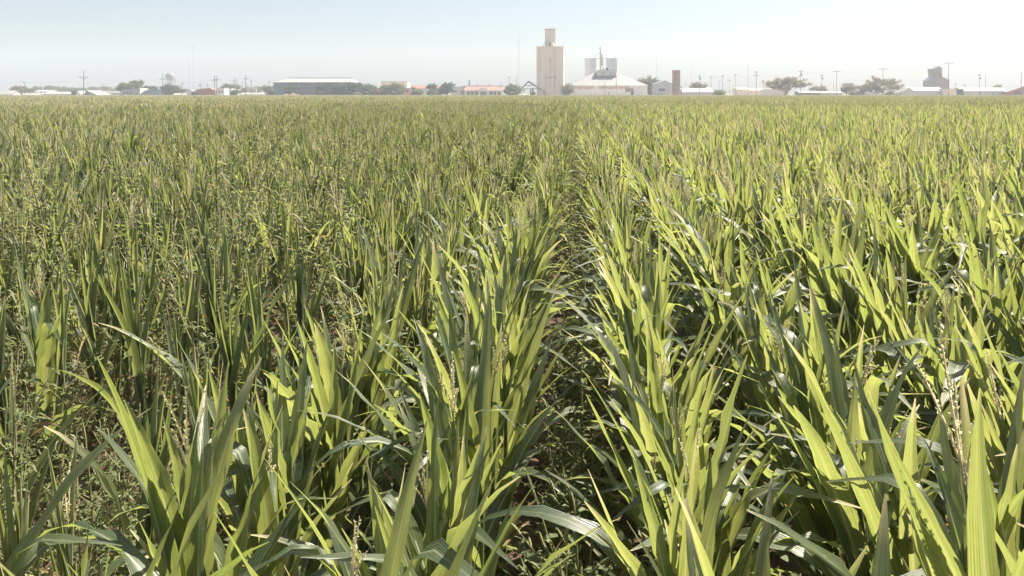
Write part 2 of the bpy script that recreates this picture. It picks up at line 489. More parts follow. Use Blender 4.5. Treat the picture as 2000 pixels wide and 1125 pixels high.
def tassel_arr(seed, coarse=False):
    rs = random.Random(seed)
    g = Geo()
    nb = rs.randint(3, 6)
    arms = [(U(-3, 3), rs.uniform(0, 360), 0.0, rs.uniform(.26, .34))]
    for i in range(nb):
        arms.append((rs.uniform(4, 19), rs.uniform(0, 360), rs.uniform(0, .09), rs.uniform(.14, .23)))
    for k, (tilt, az, z0, ln) in enumerate(arms):
        m = 3 if coarse else 6
        t = np.linspace(0, 1, m)
        a = np.radians(tilt + (0 if k == 0 else rs.uniform(-8, 34)) * t ** 1.5)
        ds = ln / (m - 1)
        x = np.concatenate([[0], np.cumsum(np.sin(a[1:]) * ds)])
        z = np.concatenate([[0], np.cumsum(np.cos(a[1:]) * ds)]) + z0
        ca, sa = math.cos(R(az)), math.sin(R(az))
        pts = np.stack([x * ca, x * sa, z], 1)
        v, f = tube_arr(pts, np.linspace(.012 if coarse else .0036, .0030 if coarse else .0018, m), 3)
        g.add(v, f)
        if coarse:
            continue
        cnt = int(ln / 0.0050)
        for q in range(cnt):
            tt = 0.12 + 0.88 * q / cnt
            p = np.array([np.interp(tt, t, pts[:, c]) for c in range(3)])
            d = np.array((rs.gauss(0, 1), rs.gauss(0, 1), 0.9))
            d /= np.linalg.norm(d)
            s = np.cross(d, (rs.random(), rs.random(), rs.random()))
            s /= np.linalg.norm(s) + 1e-6
            e = rs.uniform(.009, .013)
            w = .0030
            g.add([p, p + d * e * .5 + s * w, p + d * e, p + d * e * .5 - s * w], [[0, 1, 2, 3]])
    # peduncle
    v, f = tube_arr([(0, 0, -.16), (0, 0, 0.02)], [.005, .0035], 4)
    g.add(v, f, None, 1)
    return g.arrays()

STALK = {k: stalk_arr(1.0) for k in range(1)}
TAS = {k: tassel_arr(30 + k) for k in range(6)}
TASC = {k: tassel_arr(30 + k, True) for k in range(6)}

def plant_spec(rs, stressed, x=0.0, size=1.0, wind=0.6, tas=1.0):
    """[(part kind, variant, 4x4)] with the plant's base at the origin"""
    out = []
    hs = rs.uniform(0.92, 1.12) * size
    nl = rs.randint(11, 13)
    az0 = rs.uniform(0, 2 * math.pi)
    lean = Matrix.Rotation(rs.gauss(0, .05), 4, 'X') @ Matrix.Rotation(rs.gauss(-.03, .06), 4, 'Y')
    out.append(('stalk', 0, lean @ Matrix.Diagonal((1.15, 1.15, hs * 1.05, 1))))
    for i in range(nl):
        q = i / (nl - 1)
        h = hs * (0.14 + 0.84 * q ** 0.78)
        az = az0 + i * math.pi + rs.gauss(0, .45)
        vx, vy = math.cos(az) - wind * (0.55 if not stressed else 0.25), math.sin(az) - wind * 0.12
        az = math.atan2(vy, vx)
        rr = rs.random()
        if stressed:
            if q < .3 and rr < (.35 if stressed == 1 else .7):
                kind = 'dry'
            elif rr < .70 + .2 * q:
                kind = 'roll'
            elif rr < .96:
                kind = 'rollarch'
            else:
                kind = 'dry' if stressed > 1 else 'lean'
        else:
            if q < .18 and rr < .35:
                kind = 'dry'
            elif q < .42:
                kind = 'arch' if rr < .45 else 'lean'
            elif rr < .19:
                kind = 'broken'
            elif rr < .19 + .17 * (1.15 - q):
                kind = 'arch'
            elif rr < .56 - .30 * q:
                kind = 'lean'
            else:
                kind = 'up'
        k = rs.randrange(NB[kind])
        sz = (0.72 + 0.40 * math.sin(math.pi * min(1, q * .85 + .12))) * size * rs.uniform(.9, 1.1)
        if q > .85:
            sz *= .86
        m = Matrix.Translation((0, 0, h)) @ Matrix.Rotation(az, 4, 'Z') @ Matrix.Translation((.007, 0, 0)) @ Matrix.Rotation(rs.gauss(0, .07), 4, 'Y') @ Matrix.Diagonal((sz, sz * rs.uniform(.88, 1.1), sz, 1))
        out.append(('leaf', (kind, k), lean @ m))
    if rs.random() < (0.27 if not stressed else 0.15) * tas:
        m = Matrix.Translation((0, 0, hs * 1.02 + rs.uniform(.12, .28) * size)) @ Matrix.Rotation(rs.uniform(0, 6.28), 4, 'Z') @ Matrix.Rotation(rs.gauss(.08, .08), 4, 'Y') @ Matrix.Scale(rs.uniform(.72, .98) * (1.3 if tas > 1 else 1), 4)
        out.append(('tassel', rs.randrange(6), lean @ m))
    return out

MATS = ['leaf', 'leaf_dull', 'leaf_dry', 'stalk', 'tassel']
def merge_plant(g, spec, base=None, coarse=False, skip=0):
    for idx, (kind, k, m) in enumerate(spec):
        if base is not None:
            m = base @ m
        if kind == 'leaf':
            (v, f, uv), mat = (BM if coarse else BL)[k]
            if skip and idx <= skip:
                continue
            g.add(xform(v, m), f, uv, MATS.index(mat))
        elif kind == 'stalk':
            if coarse:
                continue
            v, f = STALK[0]
            g.add(xform(v, m), f, None, 3)
        else:
            v, f, uv, mi = (TASC if coarse else TAS)[k]
            v = xform(v, m)
            g.add(v, f[mi == 0], uv, 4)
            g.add(v, f[mi == 1], uv, 3)

# ------------------------------------------------------------------ field layout
ROW = 0.76
FIELD_END = 432.0
def project(x, y, z):
    d = x * FWD[0] + y * FWD[1]
    l = x * RGT[0] + y * RGT[1]
    return 1000 + F_PX * l / d, YH + F_PX * (CAM_H - z) / d, d

def vnoise(x, y, s, seed):
    """smooth value noise 0..1"""
    x, y = x / s + seed * 17.3, y / s - seed * 9.1
    xi, yi = np.floor(x), np.floor(y)
    fx, fy = x - xi, y - yi
    fx, fy = fx * fx * (3 - 2 * fx), fy * fy * (3 - 2 * fy)
    def hsh(a, b):
        h = np.sin(a * 127.1 + b * 311.7 + seed * 74.7) * 43758.5453
        return h - np.floor(h)
    return (hsh(xi, yi) * (1 - fx) + hsh(xi + 1, yi) * fx) * (1 - fy) + (hsh(xi, yi + 1) * (1 - fx) + hsh(xi + 1, yi + 1) * fx) * fy

def stress_at(x, y):
    """0 healthy .. 1 rolled and thin: the dry patch of the field, west of the second row"""
    edge = min(-1.55 + 0.13 * max(0.0, y - 3), 0.2 + 0.05 * y)                # its eastern limit
    west = -3.2 - 0.42 * y
    s = 1 / (1 + math.exp((x - edge) / (0.12 + 0.03 * y)))
    w = 1 / (1 + math.exp((west - x) / (0.5 + 0.06 * y)))
    fade = 1.0 if y < 60 else max(0.35, 1 - (y - 60) / 160)
    return max(s * (0.40 + 0.60 * w) * fade, (0.65 if y > 7 else 0.0) * (abs(x) < .6))

def thin_at(x, y):
    """chance that a seed never came up"""
    st = stress_at(x, y)
    gap = float(vnoise(np.float64(x * 1.3), np.float64(y), 0.75, 3))            # hills and gaps along the row
    a = 0.04 + 0.55 * st * max(0.0, gap - .45) / .55 + .12 * st * float(vnoise(np.float64(x), np.float64(y), 3.0, 9))
    dx, dy = (x + 4.6) / 2.2, (y - 6.0) / 1.6              # the worst patch
    hole = .45 * math.exp(-((x + 2.35) / .55) ** 4 - ((y - 3.3) / .95) ** 4)    # weeds took this spot
    return min(.9, hole + a + .22 * math.exp(-(dx * dx + dy * dy)))

# ------------------------------------------------------------------ ground
gv = [(-4000, -300, -0.06), (4000, -300, -0.06), (4000, 7000, -0.06), (-4000, 7000, -0.06)]
ground = link('ground', mk_mesh('ground', gv, [[0, 1, 2, 3]], ['ground'], smooth=False))
ground['kind'] = 'structure'

def soil_sheet():
    xs = np.concatenate([np.linspace(-360, -14, 40), np.arange(-13.9, 13.9, 0.1), np.linspace(14, 300, 34)])
    ys = np.concatenate([np.arange(-2, 20, 0.1), np.linspace(20.2, FIELD_END, 90)])
    X, Y = np.meshgrid(xs, ys, indexing='ij')
    ridge = 0.05 * np.cos((X - ROW / 2) / ROW * 2 * np.pi)
    n = (vnoise(X, Y, .35, 1) - .5) * .07 + (vnoise(X, Y, .12, 2) - .5) * .05
    near = ((np.abs(X) < 13.9) & (Y < 20)).astype(float)
    Z = 0.02 + (ridge + n) * near
    k = len(ys)
    v = np.stack([X, Y, Z], -1).reshape(-1, 3)
    i, j = np.meshgrid(np.arange(len(xs) - 1), np.arange(k - 1), indexing='ij')
    f = np.stack([i * k + j, (i + 1) * k + j, (i + 1) * k + j + 1, i * k + j + 1], -1).reshape(-1, 4)
    return mk_mesh('field_soil', v, f, ['soil'])
soil = link('field_soil', soil_sheet())
soil['kind'] = 'structure'

# ------------------------------------------------------------------ where every plant stands
prs = random.Random(11)
near_pts, mid = [], []
Y_MID = 58.0
for r in range(-75, 60):
    x0 = (r + 0.5) * ROW
    y = 1.15 + prs.uniform(0, .15)
    while y < Y_MID:
        st = stress_at(x0, y)
        y += prs.uniform(.12, .19) * (1 - .12 * st) * (.72 if r in (-1, 0) and y > 4 else 1)
        x = x0 + prs.gauss(0, .025 + .02 * st) + (.06 if r == 0 else -.06 if r == -1 else .03 if r == 1 else -.03 if r == -2 else 0)
        px, py, d = project(x, y, 1.35)
        if d < 0.8:
            continue
        margin = 420 / max(1, d / 4)
        if px < -margin - 60 or px > 2060 + margin:
            continue
        if prs.random() < thin_at(x0, y):
            continue
        s = 1.02 - .10 * min(1, st * 1.2) + prs.gauss(0, .06 + .03 * st)
        if x0 > 1.5:
            s += .06
        kind = 0 if prs.random() > st else (2 if prs.random() < .16 + .006 * min(y, 40) + .5 * math.exp(-(((x0 + 4.2) / 2.6) ** 2 + ((y - 6.6) / 2.4) ** 2)) else 1)
        mid.append((x, y, s, kind, r, px, py, d))
        # how much of it the picture shows
seen = [m for m in mid if -60 < m[5] < 2060 and project(m[0], m[1], 1.7 * m[2])[1] < 1120]
seen.sort(key=lambda m: m[7])
NEAR = seen[:300]
near_ids = set(id(m) for m in NEAR)
REST = [m for m in mid if id(m) not in near_ids]

# ------------------------------------------------------------------ the 300 nearest corn plants, one by one
LEAF_ME = {}
for (kind, k), ((v, f, uv), mat) in BL.items():
    LEAF_ME[(kind, k)] = mk_mesh('leaf', v, f, [mat], uv)
STALK_ME = mk_mesh('stalk', STALK[0][0], STALK[0][1], ['stalk'])
TAS_ME = {k: mk_mesh('tassel', a[0], a[1], ['tassel', 'stalk'], a[2], a[3], smooth=False) for k, a in TAS.items()}
TENS = ['', '', 'twent', 'thirt', 'fort']
ORD = ['', 'first', 'second', 'third', 'fourth', 'fifth', 'sixth', 'seventh', 'eighth', 'ninth', 'tenth', 'eleventh', 'twelfth',
       'thirteenth', 'fourteenth', 'fifteenth', 'sixteenth', 'seventeenth', 'eighteenth', 'nineteenth']
for n_ in range(20, 50):
    ORD.append(TENS[n_ // 10] + 'ieth' if n_ % 10 == 0 else TENS[n_ // 10] + 'y-' + ORD[n_ % 10])
rows_seen = {}
for m in sorted(NEAR, key=lambda q: q[7]):
    rows_seen.setdefault(m[4], []).append(m)
order = sorted(rows_seen, key=lambda r: abs(r + .5))
for r in order:
    side = 'right' if r >= 0 else 'left'
    nr = r + 1 if r >= 0 else -r
    rowname = '%s row %s of the central furrow' % (ORD[nr] if nr < 40 else 'outermost', side)
    for q, (x, y, s, kind, _, px, py, d) in enumerate(rows_seen[r], 1):
        rs = random.Random(int(x * 1e4) * 31 + int(y * 1e4))
        spec = plant_spec(rs, kind, x, s)
        tas = any(p[0] == 'tassel' for p in spec)
        root = link('corn_plant', None, loc=(x, y, 0.035))
        root.empty_display_size = 0.1
        look = ('rolled grey-green corn plant' if kind else 'broad-leaved green corn plant') + (' with tassel' if tas else '')
        if q < 50:
            lab = '%s nearest, %s, %s' % (ORD[q], look, rowname)
        else:
            lab = '%s beyond the twelfth in the %s' % (look.replace(' with tassel', ''), rowname)
        tag(root, lab, 'corn plant', 'corn plants in the %s' % rowname)
        for pk, k, mat in spec:
            if pk == 'leaf':
                o = bpy.data.objects.new('leaf', LEAF_ME[k])
            elif pk == 'stalk':
                o = bpy.data.objects.new('stalk', STALK_ME)
            else:
                o = bpy.data.objects.new('tassel', TAS_ME[k])
            COL.objects.link(o)
            o.parent = root
            o.matrix_basis = mat

# ------------------------------------------------------------------ the rest of the field: one mass
def scatter(name, protos, pts, label, cat):
    """pts: (x, y, z, rotz, scale, proto index)"""
    a = np.array(pts, float)
    me = bpy.data.meshes.new(name)
    me.vertices.add(len(a))
    me.vertices.foreach_set('co', np.ascontiguousarray(a[:, :3], dtype=np.float32).ravel())
    for nm, c, tp in (('rz', 3, 'FLOAT'), ('sc', 4, 'FLOAT'), ('pi', 5, 'INT')):
        at = me.attributes.new(nm, tp, 'POINT')
        at.data.foreach_set('value', a[:, c].astype(np.float32 if tp == 'FLOAT' else np.int32))
    o = link(name, me)
    tag(o, label, cat)
    o['kind'] = 'stuff'
    ng = bpy.data.node_groups.new(name, 'GeometryNodeTree')
    ng.interface.new_socket('Geometry', in_out='INPUT', socket_type='NodeSocketGeometry')
    ng.interface.new_socket('Geometry', in_out='OUTPUT', socket_type='NodeSocketGeometry')
    N, L = ng.nodes, ng.links.new
    gi, go = N.new('NodeGroupInput'), N.new('NodeGroupOutput')
    def attr(nm, tp):
        n = N.new('GeometryNodeInputNamedAttribute')
        n.data_type = tp
        n.inputs[0].default_value = nm
        return n.outputs[0]
    rz, sc, pi = attr('rz', 'FLOAT'), attr('sc', 'FLOAT'), attr('pi', 'INT')
    comb = N.new('ShaderNodeCombineXYZ')
    L(rz, comb.inputs[2])
    join = N.new('GeometryNodeJoinGeometry')
    for k, pm in enumerate(protos):
        po = bpy.data.objects.new(name + '_sample', pm)      # not linked into the scene: only its mesh is read
        oi = N.new('GeometryNodeObjectInfo')
        oi.inputs['Object'].default_value = po
        cmp_ = N.new('FunctionNodeCompare')
        cmp_.data_type = 'INT'
        cmp_.operation = 'EQUAL'
        L(pi, cmp_.inputs[2])
        cmp_.inputs[3].default_value = k
        ip = N.new('GeometryNodeInstanceOnPoints')
        L(gi.outputs[0], ip.inputs['Points'])
        L(cmp_.outputs[0], ip.inputs['Selection'])
        L(oi.outputs['Geometry'], ip.inputs['Instance'])
        L(comb.outputs[0], ip.inputs['Rotation'])
        L(sc, ip.inputs['Scale'])
        L(ip.outputs[0], join.inputs[0])
    L(join.outputs[0], go.inputs[0])
    md = o.modifiers.new('scatter', 'NODES')
    md.node_group = ng
    return o

protos, PK = [], {0: [], 1: [], 2: []}
for kind, cnt in ((0, 9), (1, 8), (2, 5)):
    for k in range(cnt):
        g = Geo()
        merge_plant(g, plant_spec(random.Random(1000 + kind * 100 + k), kind, 0, 1.0, tas=2.7))
        PK[kind].append(len(protos))
        protos.append(g.mesh('corn_sample', MATS))
pts = []
for (x, y, s, kind, r, px, py, d) in REST:
    pts.append((x, y, .03, prs.choice((0, math.pi)) * .0 + prs.gauss(0, .35), s, prs.choice(PK[kind])))
# beyond: blocks of five rows, coarser plants
PW, PL = 5 * ROW, 4.2
PATCH = {0: [], 1: []}
for kind in (0, 1):
    for k in range(7):
        g = Geo()
        rs = random.Random(5000 + kind * 50 + k)
        for rr in range(5):
            y = -PL / 2
            while y < PL / 2:
                y += rs.uniform(.19, .30)
                if kind and rs.random() < .15:
                    continue
                spec = plant_spec(rs, (rs.choice((1, 2, 2)) if kind else rs.choice((0, 0, 0, 0, 0, 1, 2))), 0, rs.gauss(1 if not kind else .92, .06), tas=3.4)
                merge_plant(g, spec, Matrix.Translation(((rr - 2) * ROW + rs.gauss(0, .03), y, 0)), True, skip=4)
        PATCH[kind].append(len(protos))
        protos.append(g.mesh('corn_block', MATS))
y = Y_MID + PL / 2
while y < FIELD_END - 2:
    hw0, hw1 = -0.77 * y - 8, 0.60 * y + 8
    bx = math.floor(hw0 / PW)
    while bx * PW < hw1:
        x = (bx + .5) * PW + ROW / 2
        bx += 1
        st = stress_at(x, y)
        st = (.15 + .40 * st) if y > 90 else st
        st = st * .5 + .5 * st * 2 * float(vnoise(np.float64(x), np.float64(y), 16.0, 5))
        kind = 1 if prs.random() < st else 0
        s = prs.gauss(1.02 if not kind else .97, .03)
        pts.append((x, y + prs.uniform(-.2, .2), .02, prs.choice((0, 0, math.pi)), s, prs.choice(PATCH[kind])))
    y += PL
scatter('corn_field', protos, pts, 'wide field of standing corn behind the front plants up to the town', 'corn field')

# ------------------------------------------------------------------ weeds
def weed_arrays(seed, h, bushy):
    rs = random.Random(seed)
    st, lv, sp = Geo(), Geo(), Geo()
    def spike(p, d, ln):
        m = 7
        t = np.linspace(0, 1, m)
        side = np.array((rs.gauss(0, 1), rs.gauss(0, 1), 0))
        side /= np.linalg.norm(side)
        pts = np.array(p)[None] + np.outer(t * ln, d) + np.outer(t ** 2 * ln * rs.uniform(.05, .28), side) - np.outer(t ** 3 * ln * rs.uniform(0, .35), (0, 0, 1))
        v, f = tube_arr(pts, .0022 + .0024 * np.sin(np.pi * np.clip(t * .9 + .08, 0, 1)), 4)
        sp.add(v, f)
        for q in range(int(ln / .006)):
            tt = rs.random()
            c = np.array([np.interp(tt, t, pts[:, k]) for k in range(3)])
            e = np.array((rs.gauss(0, 1), rs.gauss(0, 1), rs.gauss(.5, 1)))
            e *= .0085 / np.linalg.norm(e)
            s = np.cross(e, (rs.random(), rs.random(), 1)) * .3
            sp.add([c, c + e * .5 + s, c + e, c + e * .5 - s], [[0, 1, 2, 3]])
    def leaf(p, az, ln, droop):
        w = ln * rs.uniform(.34, .5)
        ca, sa = math.cos(az), math.sin(az)
        o = np.array((ca, sa, 0)); s = np.array((-sa, ca, 0)); u = np.array((0, 0, 1.0))
        b = np.array(p) + o * ln * .3 + u * ln * .12
        m1 = b + o * ln * .45 + u * ln * (.12 - droop * .3)
        tip = b + o * ln * .95 + u * ln * (.1 - droop)
        v = [p, b, m1, tip, m1 + s * w / 2 + u * w * .18, m1 - s * w / 2 + u * w * .18, b + s * w * .3 + u * w * .1, b - s * w * .3 + u * w * .1]
        lv.add(v, [[1, 2, 4, 6], [2, 1, 7, 5], [2, 3, 4, 4], [2, 5, 3, 3]][:2] + [[2, 3, 3, 4]][:0])
        v2 = [m1, tip, m1 + s * w / 2 + u * w * .18, m1 - s * w / 2 + u * w * .18]
        lv.add(v2 + [(v2[0] + v2[1]) / 2], [[0, 4, 1, 2], [4, 0, 3, 1]])
    def axis(p, d, ln, r, depth):
        m = 6
        t = np.linspace(0, 1, m)
        j = np.array((rs.gauss(0, .12), rs.gauss(0, .12), .18))
        pts = np.array(p)[None] + np.outer(t * ln, d) + np.outer(t * t * ln, j)
        v, f = tube_arr(pts, np.linspace(r, r * .45, m), 5)
        st.add(v, f)
        n = int(ln / (.034 if depth else .05))
        for q in range(n):
            tt = (q + .5) / n
            c = np.array([np.interp(tt, t, pts[:, k]) for k in range(3)])
            if tt > .2 or depth:
                for _ in range(2 if depth else 1):
                    leaf(c, rs.uniform(0, 6.28), rs.uniform(.024, .058) * (1.15 - .5 * tt), rs.uniform(0, .7))
            if depth == 0 and .18 < tt < .92 and rs.random() < bushy:
                az = q * 2.4 + rs.gauss(0, .3)
                e = np.array((math.cos(az) * .8, math.sin(az) * .8, rs.uniform(.45, 1.0)))
                e /= np.linalg.norm(e)
                axis(c, e, ln * (.52 - .34 * tt) * rs.uniform(.7, 1.2), r * .5, 1)
        end = pts[-1]
        dd = pts[-1] - pts[-2]
        dd /= np.linalg.norm(dd)
        if depth == 0 or rs.random() < .6:
            spike(end, dd, rs.uniform(.07, .12) * (1.3 if depth == 0 else .6))
            for _ in range(3 if depth == 0 else 1):
                e = dd + np.array((rs.gauss(0, .5), rs.gauss(0, .5), 0))
                spike(pts[-2], e / np.linalg.norm(e), rs.uniform(.04, .09))
    axis((0, 0, 0), np.array((rs.gauss(0, .07), rs.gauss(0, .07), 1.0)), h, .0065, 0)
    return st, lv, sp
WEED = []
for k in range(9):
    st, lv, sp = weed_arrays(200 + k, [.62, .8, .5, .95, .7, .42, .86, 1.1, 1.2][k], [.85, .8, .95, .75, .9, 1, .8, .7, .6][k])
    spm = 'weed_tan' if k > 6 else 'weed_spike'
    allg = Geo()
    for gi_, g in enumerate((st, lv, sp)):
        v, f, uv, mi = g.arrays()
        allg.add(v, f, uv, gi_)
    WEED.append((st.mesh('stem', ['weed_stem']), lv.mesh('leaves', ['weed'], False), sp.mesh('seed_spike', [spm], False),
                 allg.mesh('weed_sample', ['weed_stem', 'weed', spm], False)))
wrs = random.Random(23)
weeds = []
for r in range(-60, 50):
    x0 = r * ROW                                       # furrow between rows r-1 and r
    y = 1.6
    while y < 75:
        st = stress_at(x0, y)
        pn = float(vnoise(np.float64(x0), np.float64(y), 2.6, 8))
        dx, dy = (x0 + 4.2) / 2.6, (y - 6.6) / 2.4
        patch = math.exp(-(dx * dx + dy * dy))
        if r == 0:
            dens = 1.0 if y > 2.6 else .5
        elif x0 > 0:
            dens = .30 * max(0, pn - .25) * 1.6 + (.25 if r == 1 and y > 5 else 0)
        else:
            dens = (.3 + .75 * st * max(0, pn - .2)) * (1 if y < 9 else .65) + patch + (.5 if y < 4 else 0)
        y += wrs.uniform(.14, .36)
        if y > 40:
            y += .3
        if wrs.random() > dens:
            continue
        x = x0 + wrs.gauss(0, .10 if r == 0 else .15)
        px, py, d = project(x, y, .6)
        if d < 1 or px < -150 or px > 2150:
            continue
        weeds.append((x, y, wrs.uniform(.65, 1.15) * (0.98 + .30 * st * (y > 4.5)) * (1.0 if r == 0 and y < 8 else 1.1), wrs.uniform(0, 6.28), wrs.choice((7, 8)) if wrs.random() < .30 * st * (y > 4) else wrs.randrange(7), r, d, px, py))
for q in range(36):
    x, y = (wrs.uniform(-2.75, -1.95), wrs.uniform(2.7, 4.1)) if q < 16 else (wrs.gauss(.02, .10), wrs.uniform(2.3, 5.5))
    px, py, d = project(x, y, .6)
    weeds.append((x, y, wrs.uniform(.85, 1.15), wrs.uniform(0, 6.28), wrs.randrange(7), -3 if q < 16 else 0, d, px, py))
wseen = sorted([w for w in weeds if -30 < w[7] < 2030 and w[8] < 1100], key=lambda w: w[6])[:110]
wid = set(id(w) for w in wseen)
cnt = {}
for w in wseen:
    x, y, s, rz, k, r, d, px, py = w
    cnt[r] = cnt.get(r, 0) + 1
    root = link('weed', None, loc=(x, y, 0.0))
    root.rotation_euler = (0, 0, rz)
    root.scale = (s, s, s)
    root.empty_display_size = .1
    q = cnt[r]
    where = 'in the central furrow' if r == 0 else 'in the %s furrow %s of the central one' % (ORD[abs(r)] if abs(r) < 40 else 'outermost', 'right' if r > 0 else 'left')
    size = 'tall tan-headed' if k > 6 else 'tall' if k in (1, 3, 6) else 'low bushy'
    tag(root, ('%s nearest %s seeding weed %s' % (ORD[q], size, where)) if q < 50 else 'seeding weed beyond the twelfth %s' % where, 'weed', 'weeds ' + where)
    link('stem', WEED[k][0], root)
    o = link('leaves', WEED[k][1], root); o['kind'] = 'stuff'
    o = link('seed_spikes', WEED[k][2], root); o['kind'] = 'stuff'
wp = [(w[0], w[1], 0, w[3], w[2], w[4]) for w in weeds if id(w) not in wid]
# low seedlings and clods on the soil
def seedling(seed):
    rs = random.Random(seed)
    g = Geo()
    for i in range(rs.randint(9, 18)):
        az, ln = rs.uniform(0, 6.28), rs.uniform(.02, .055)
        p = np.array((rs.gauss(0, .05), rs.gauss(0, .05), rs.uniform(.02, .16)))
        o = np.array((math.cos(az), math.sin(az), rs.uniform(-.2, .7)))
        s = np.array((-math.sin(az), math.cos(az), 0)) * ln * .25
        g.add([p, p + o * ln * .5 + s, p + o * ln, p + o * ln * .5 - s], [[0, 1, 2, 3]], None, 0)
        v, f = tube_arr([(p[0] * .3, p[1] * .3, 0), tuple(p)], [.0015, .001], 3)
        g.add(v, f, None, 1)
    return g.mesh('seedling', ['weed', 'weed_stem'], False)
def clod(seed):
    rs = np.random.RandomState(seed)
    n, m = 6, 8
    th = np.linspace(.05, np.pi - .05, n)
    ph = np.linspace(0, 2 * np.pi, m, endpoint=False)
    v = np.stack([np.outer(np.sin(th), np.cos(ph)), np.outer(np.sin(th), np.sin(ph)), np.outer(np.cos(th), np.ones(m)) * .65], -1)
    v *= (1 + rs.uniform(-.28, .28, (n, m)))[..., None] * .03
    i, j = np.meshgrid(np.arange(n - 1), np.arange(m), indexing='ij')
    f = np.stack([i * m + j, i * m + (j + 1) % m, (i + 1) * m + (j + 1) % m, (i + 1) * m + j], -1).reshape(-1, 4)
    return mk_mesh('clod', v.reshape(-1, 3), f, ['soil'], smooth=False)
nW = len(WEED)
wprot = [w[3] for w in WEED] + [seedling(k) for k in range(5)]
for _ in range(9000):
    y = 1.4 + 17 * wrs.random() ** 1.3
    r = round(wrs.uniform(-.85 * y - 1, .65 * y + 1) / ROW)
    x = r * ROW + wrs.gauss(0, .14)
    if wrs.random() < .3 + .7 * float(vnoise(np.float64(x), np.float64(y), 1.2, 12)):
        wp.append((x, y, .0, wrs.uniform(0, 6.28), wrs.uniform(.8, 1.9), nW + wrs.randrange(5)))
scatter('weeds', wprot, wp, 'mass of green seeding weeds and seedlings growing between the corn rows', 'weeds')
cp = []
for _ in range(5000):
    y = 1.4 + 9 * wrs.random() ** 1.3
    x = wrs.uniform(-.85 * y - 1, .65 * y + 1)
    cp.append((x, y, wrs.uniform(-.01, .03), wrs.uniform(0, 6.28), wrs.uniform(.25, 1.25) ** 1.6, wrs.randrange(4)))
scatter('soil_clods', [clod(k) for k in range(4)], cp, 'crumbly red-brown soil clods on the furrow floors', 'soil')

# ------------------------------------------------------------------ town: helpers
def at(px, D):
    l = (px - 1000) / F_PX * D
    return FWD * D + RGT * l
def mx(px, D):
    return px / F_PX * D
def zz(py, D):
    return CAM_H + (YH - py) / F_PX * D

class MB:
    """boxes, prisms, tubes for one part"""
    def __init__(self):
        self.v, self.f = [], []
    def add(self, v, f):
        n = len(self.v)
        self.v += [tuple(p) for p in v]
        self.f += [tuple(i + n for i in q) for q in f]
        return self
    def box(self, x0, x1, y0, y1, z0, z1):
        return self.add([(x0, y0, z0), (x1, y0, z0), (x1, y1, z0), (x0, y1, z0), (x0, y0, z1), (x1, y0, z1), (x1, y1, z1), (x0, y1, z1)],
                        [(0, 3, 2, 1), (4, 5, 6, 7), (0, 1, 5, 4), (1, 2, 6, 5), (2, 3, 7, 6), (3, 0, 4, 7)])
    def prism(self, poly, y0, y1):
        """poly in x,z, counter-clockwise seen from the front"""
        n = len(poly)
        v = [(x, y0, z) for x, z in poly] + [(x, y1, z) for x, z in poly]
        f = [tuple(range(n)), tuple(reversed(range(n, 2 * n)))]
        f += [(i, i + n, (i + 1) % n + n, (i + 1) % n) for i in range(n)]
        return self.add(v, f)
    def column(self, poly, z0, z1):
        n = len(poly)
        v = [(x, y, z0) for x, y in poly] + [(x, y, z1) for x, y in poly]
        f = [tuple(reversed(range(n))), tuple(range(n, 2 * n))]
        f += [(i, (i + 1) % n, (i + 1) % n + n, i + n) for i in range(n)]
        return self.add(v, f)
    def lathe(self, prof, sides=20, cx=0, cy=0):
        n = len(prof)
        v = [(cx + r * math.cos(2 * math.pi * k / sides), cy + r * math.sin(2 * math.pi * k / sides), z) for r, z in prof for k in range(sides)]
        f = [(i * sides + k, i * sides + (k + 1) % sides, (i + 1) * sides + (k + 1) % sides, (i + 1) * sides + k) for i in range(n - 1) for k in range(sides)]
        f += [tuple(reversed(range(sides))), tuple(range((n - 1) * sides, n * sides))]
        return self.add(v, f)
    def tube(self, a, b, r, r2=None, sides=6):
        a, b = Vector(a), Vector(b)
        d = (b - a).normalized()
        u = d.cross(Vector((0, 0, 1)) if abs(d.z) < .9 else Vector((1, 0, 0))).normalized()
        w = d.cross(u)
        r2 = r if r2 is None else r2
        v = []
        for p, q in ((a, r), (b, r2)):
            for k in range(sides):
                t = 2 * math.pi * k / sides
                v.append(p + (u * math.cos(t) + w * math.sin(t)) * q)
        f = [(k, (k + 1) % sides, (k + 1) % sides + sides, k + sides) for k in range(sides)]
        f += [tuple(reversed(range(sides))), tuple(range(sides, 2 * sides))]
        return self.add(v, f)
    def build(self, name, mat, parent, smooth=False):
        me = bpy.data.meshes.new(name)
        me.from_pydata(self.v, [], self.f)
        me.materials.append(M[mat])
        if smooth:
            me.polygons.foreach_set('use_smooth', [True] * len(me.polygons))
        return link(name, me, parent)

def site(name, px, D, label, cat, group=None, rot=0.0):
    p = at(px, D)
    o = link(name, None, loc=(p[0], p[1], 0))
    o.rotation_euler = (0, 0, YAW + rot)
    o.empty_display_size = 1
    return tag(o, label, cat, group)

def windows(root, D, xc, spots, y=-0.02, mat='glass', frame=None):
    """spots: (px0, px1, py0, py1) as seen on the front wall"""
    for (a, b, c, d) in spots:
        x0, x1, z1, z0 = mx(a - xc, D), mx(b - xc, D), zz(c, D), zz(d, D)
        w = MB().box(x0, x1, y - .06, y + .10, z0, z1).build('window', mat, root)
        if frame:
            t = .12
            MB().box(x0 - t, x1 + t, y - .12, y - .005, z1, z1 + t).box(x0 - t, x1 + t, y - .14, y - .005, z0 - t, z0).build('window_frame', frame, w)

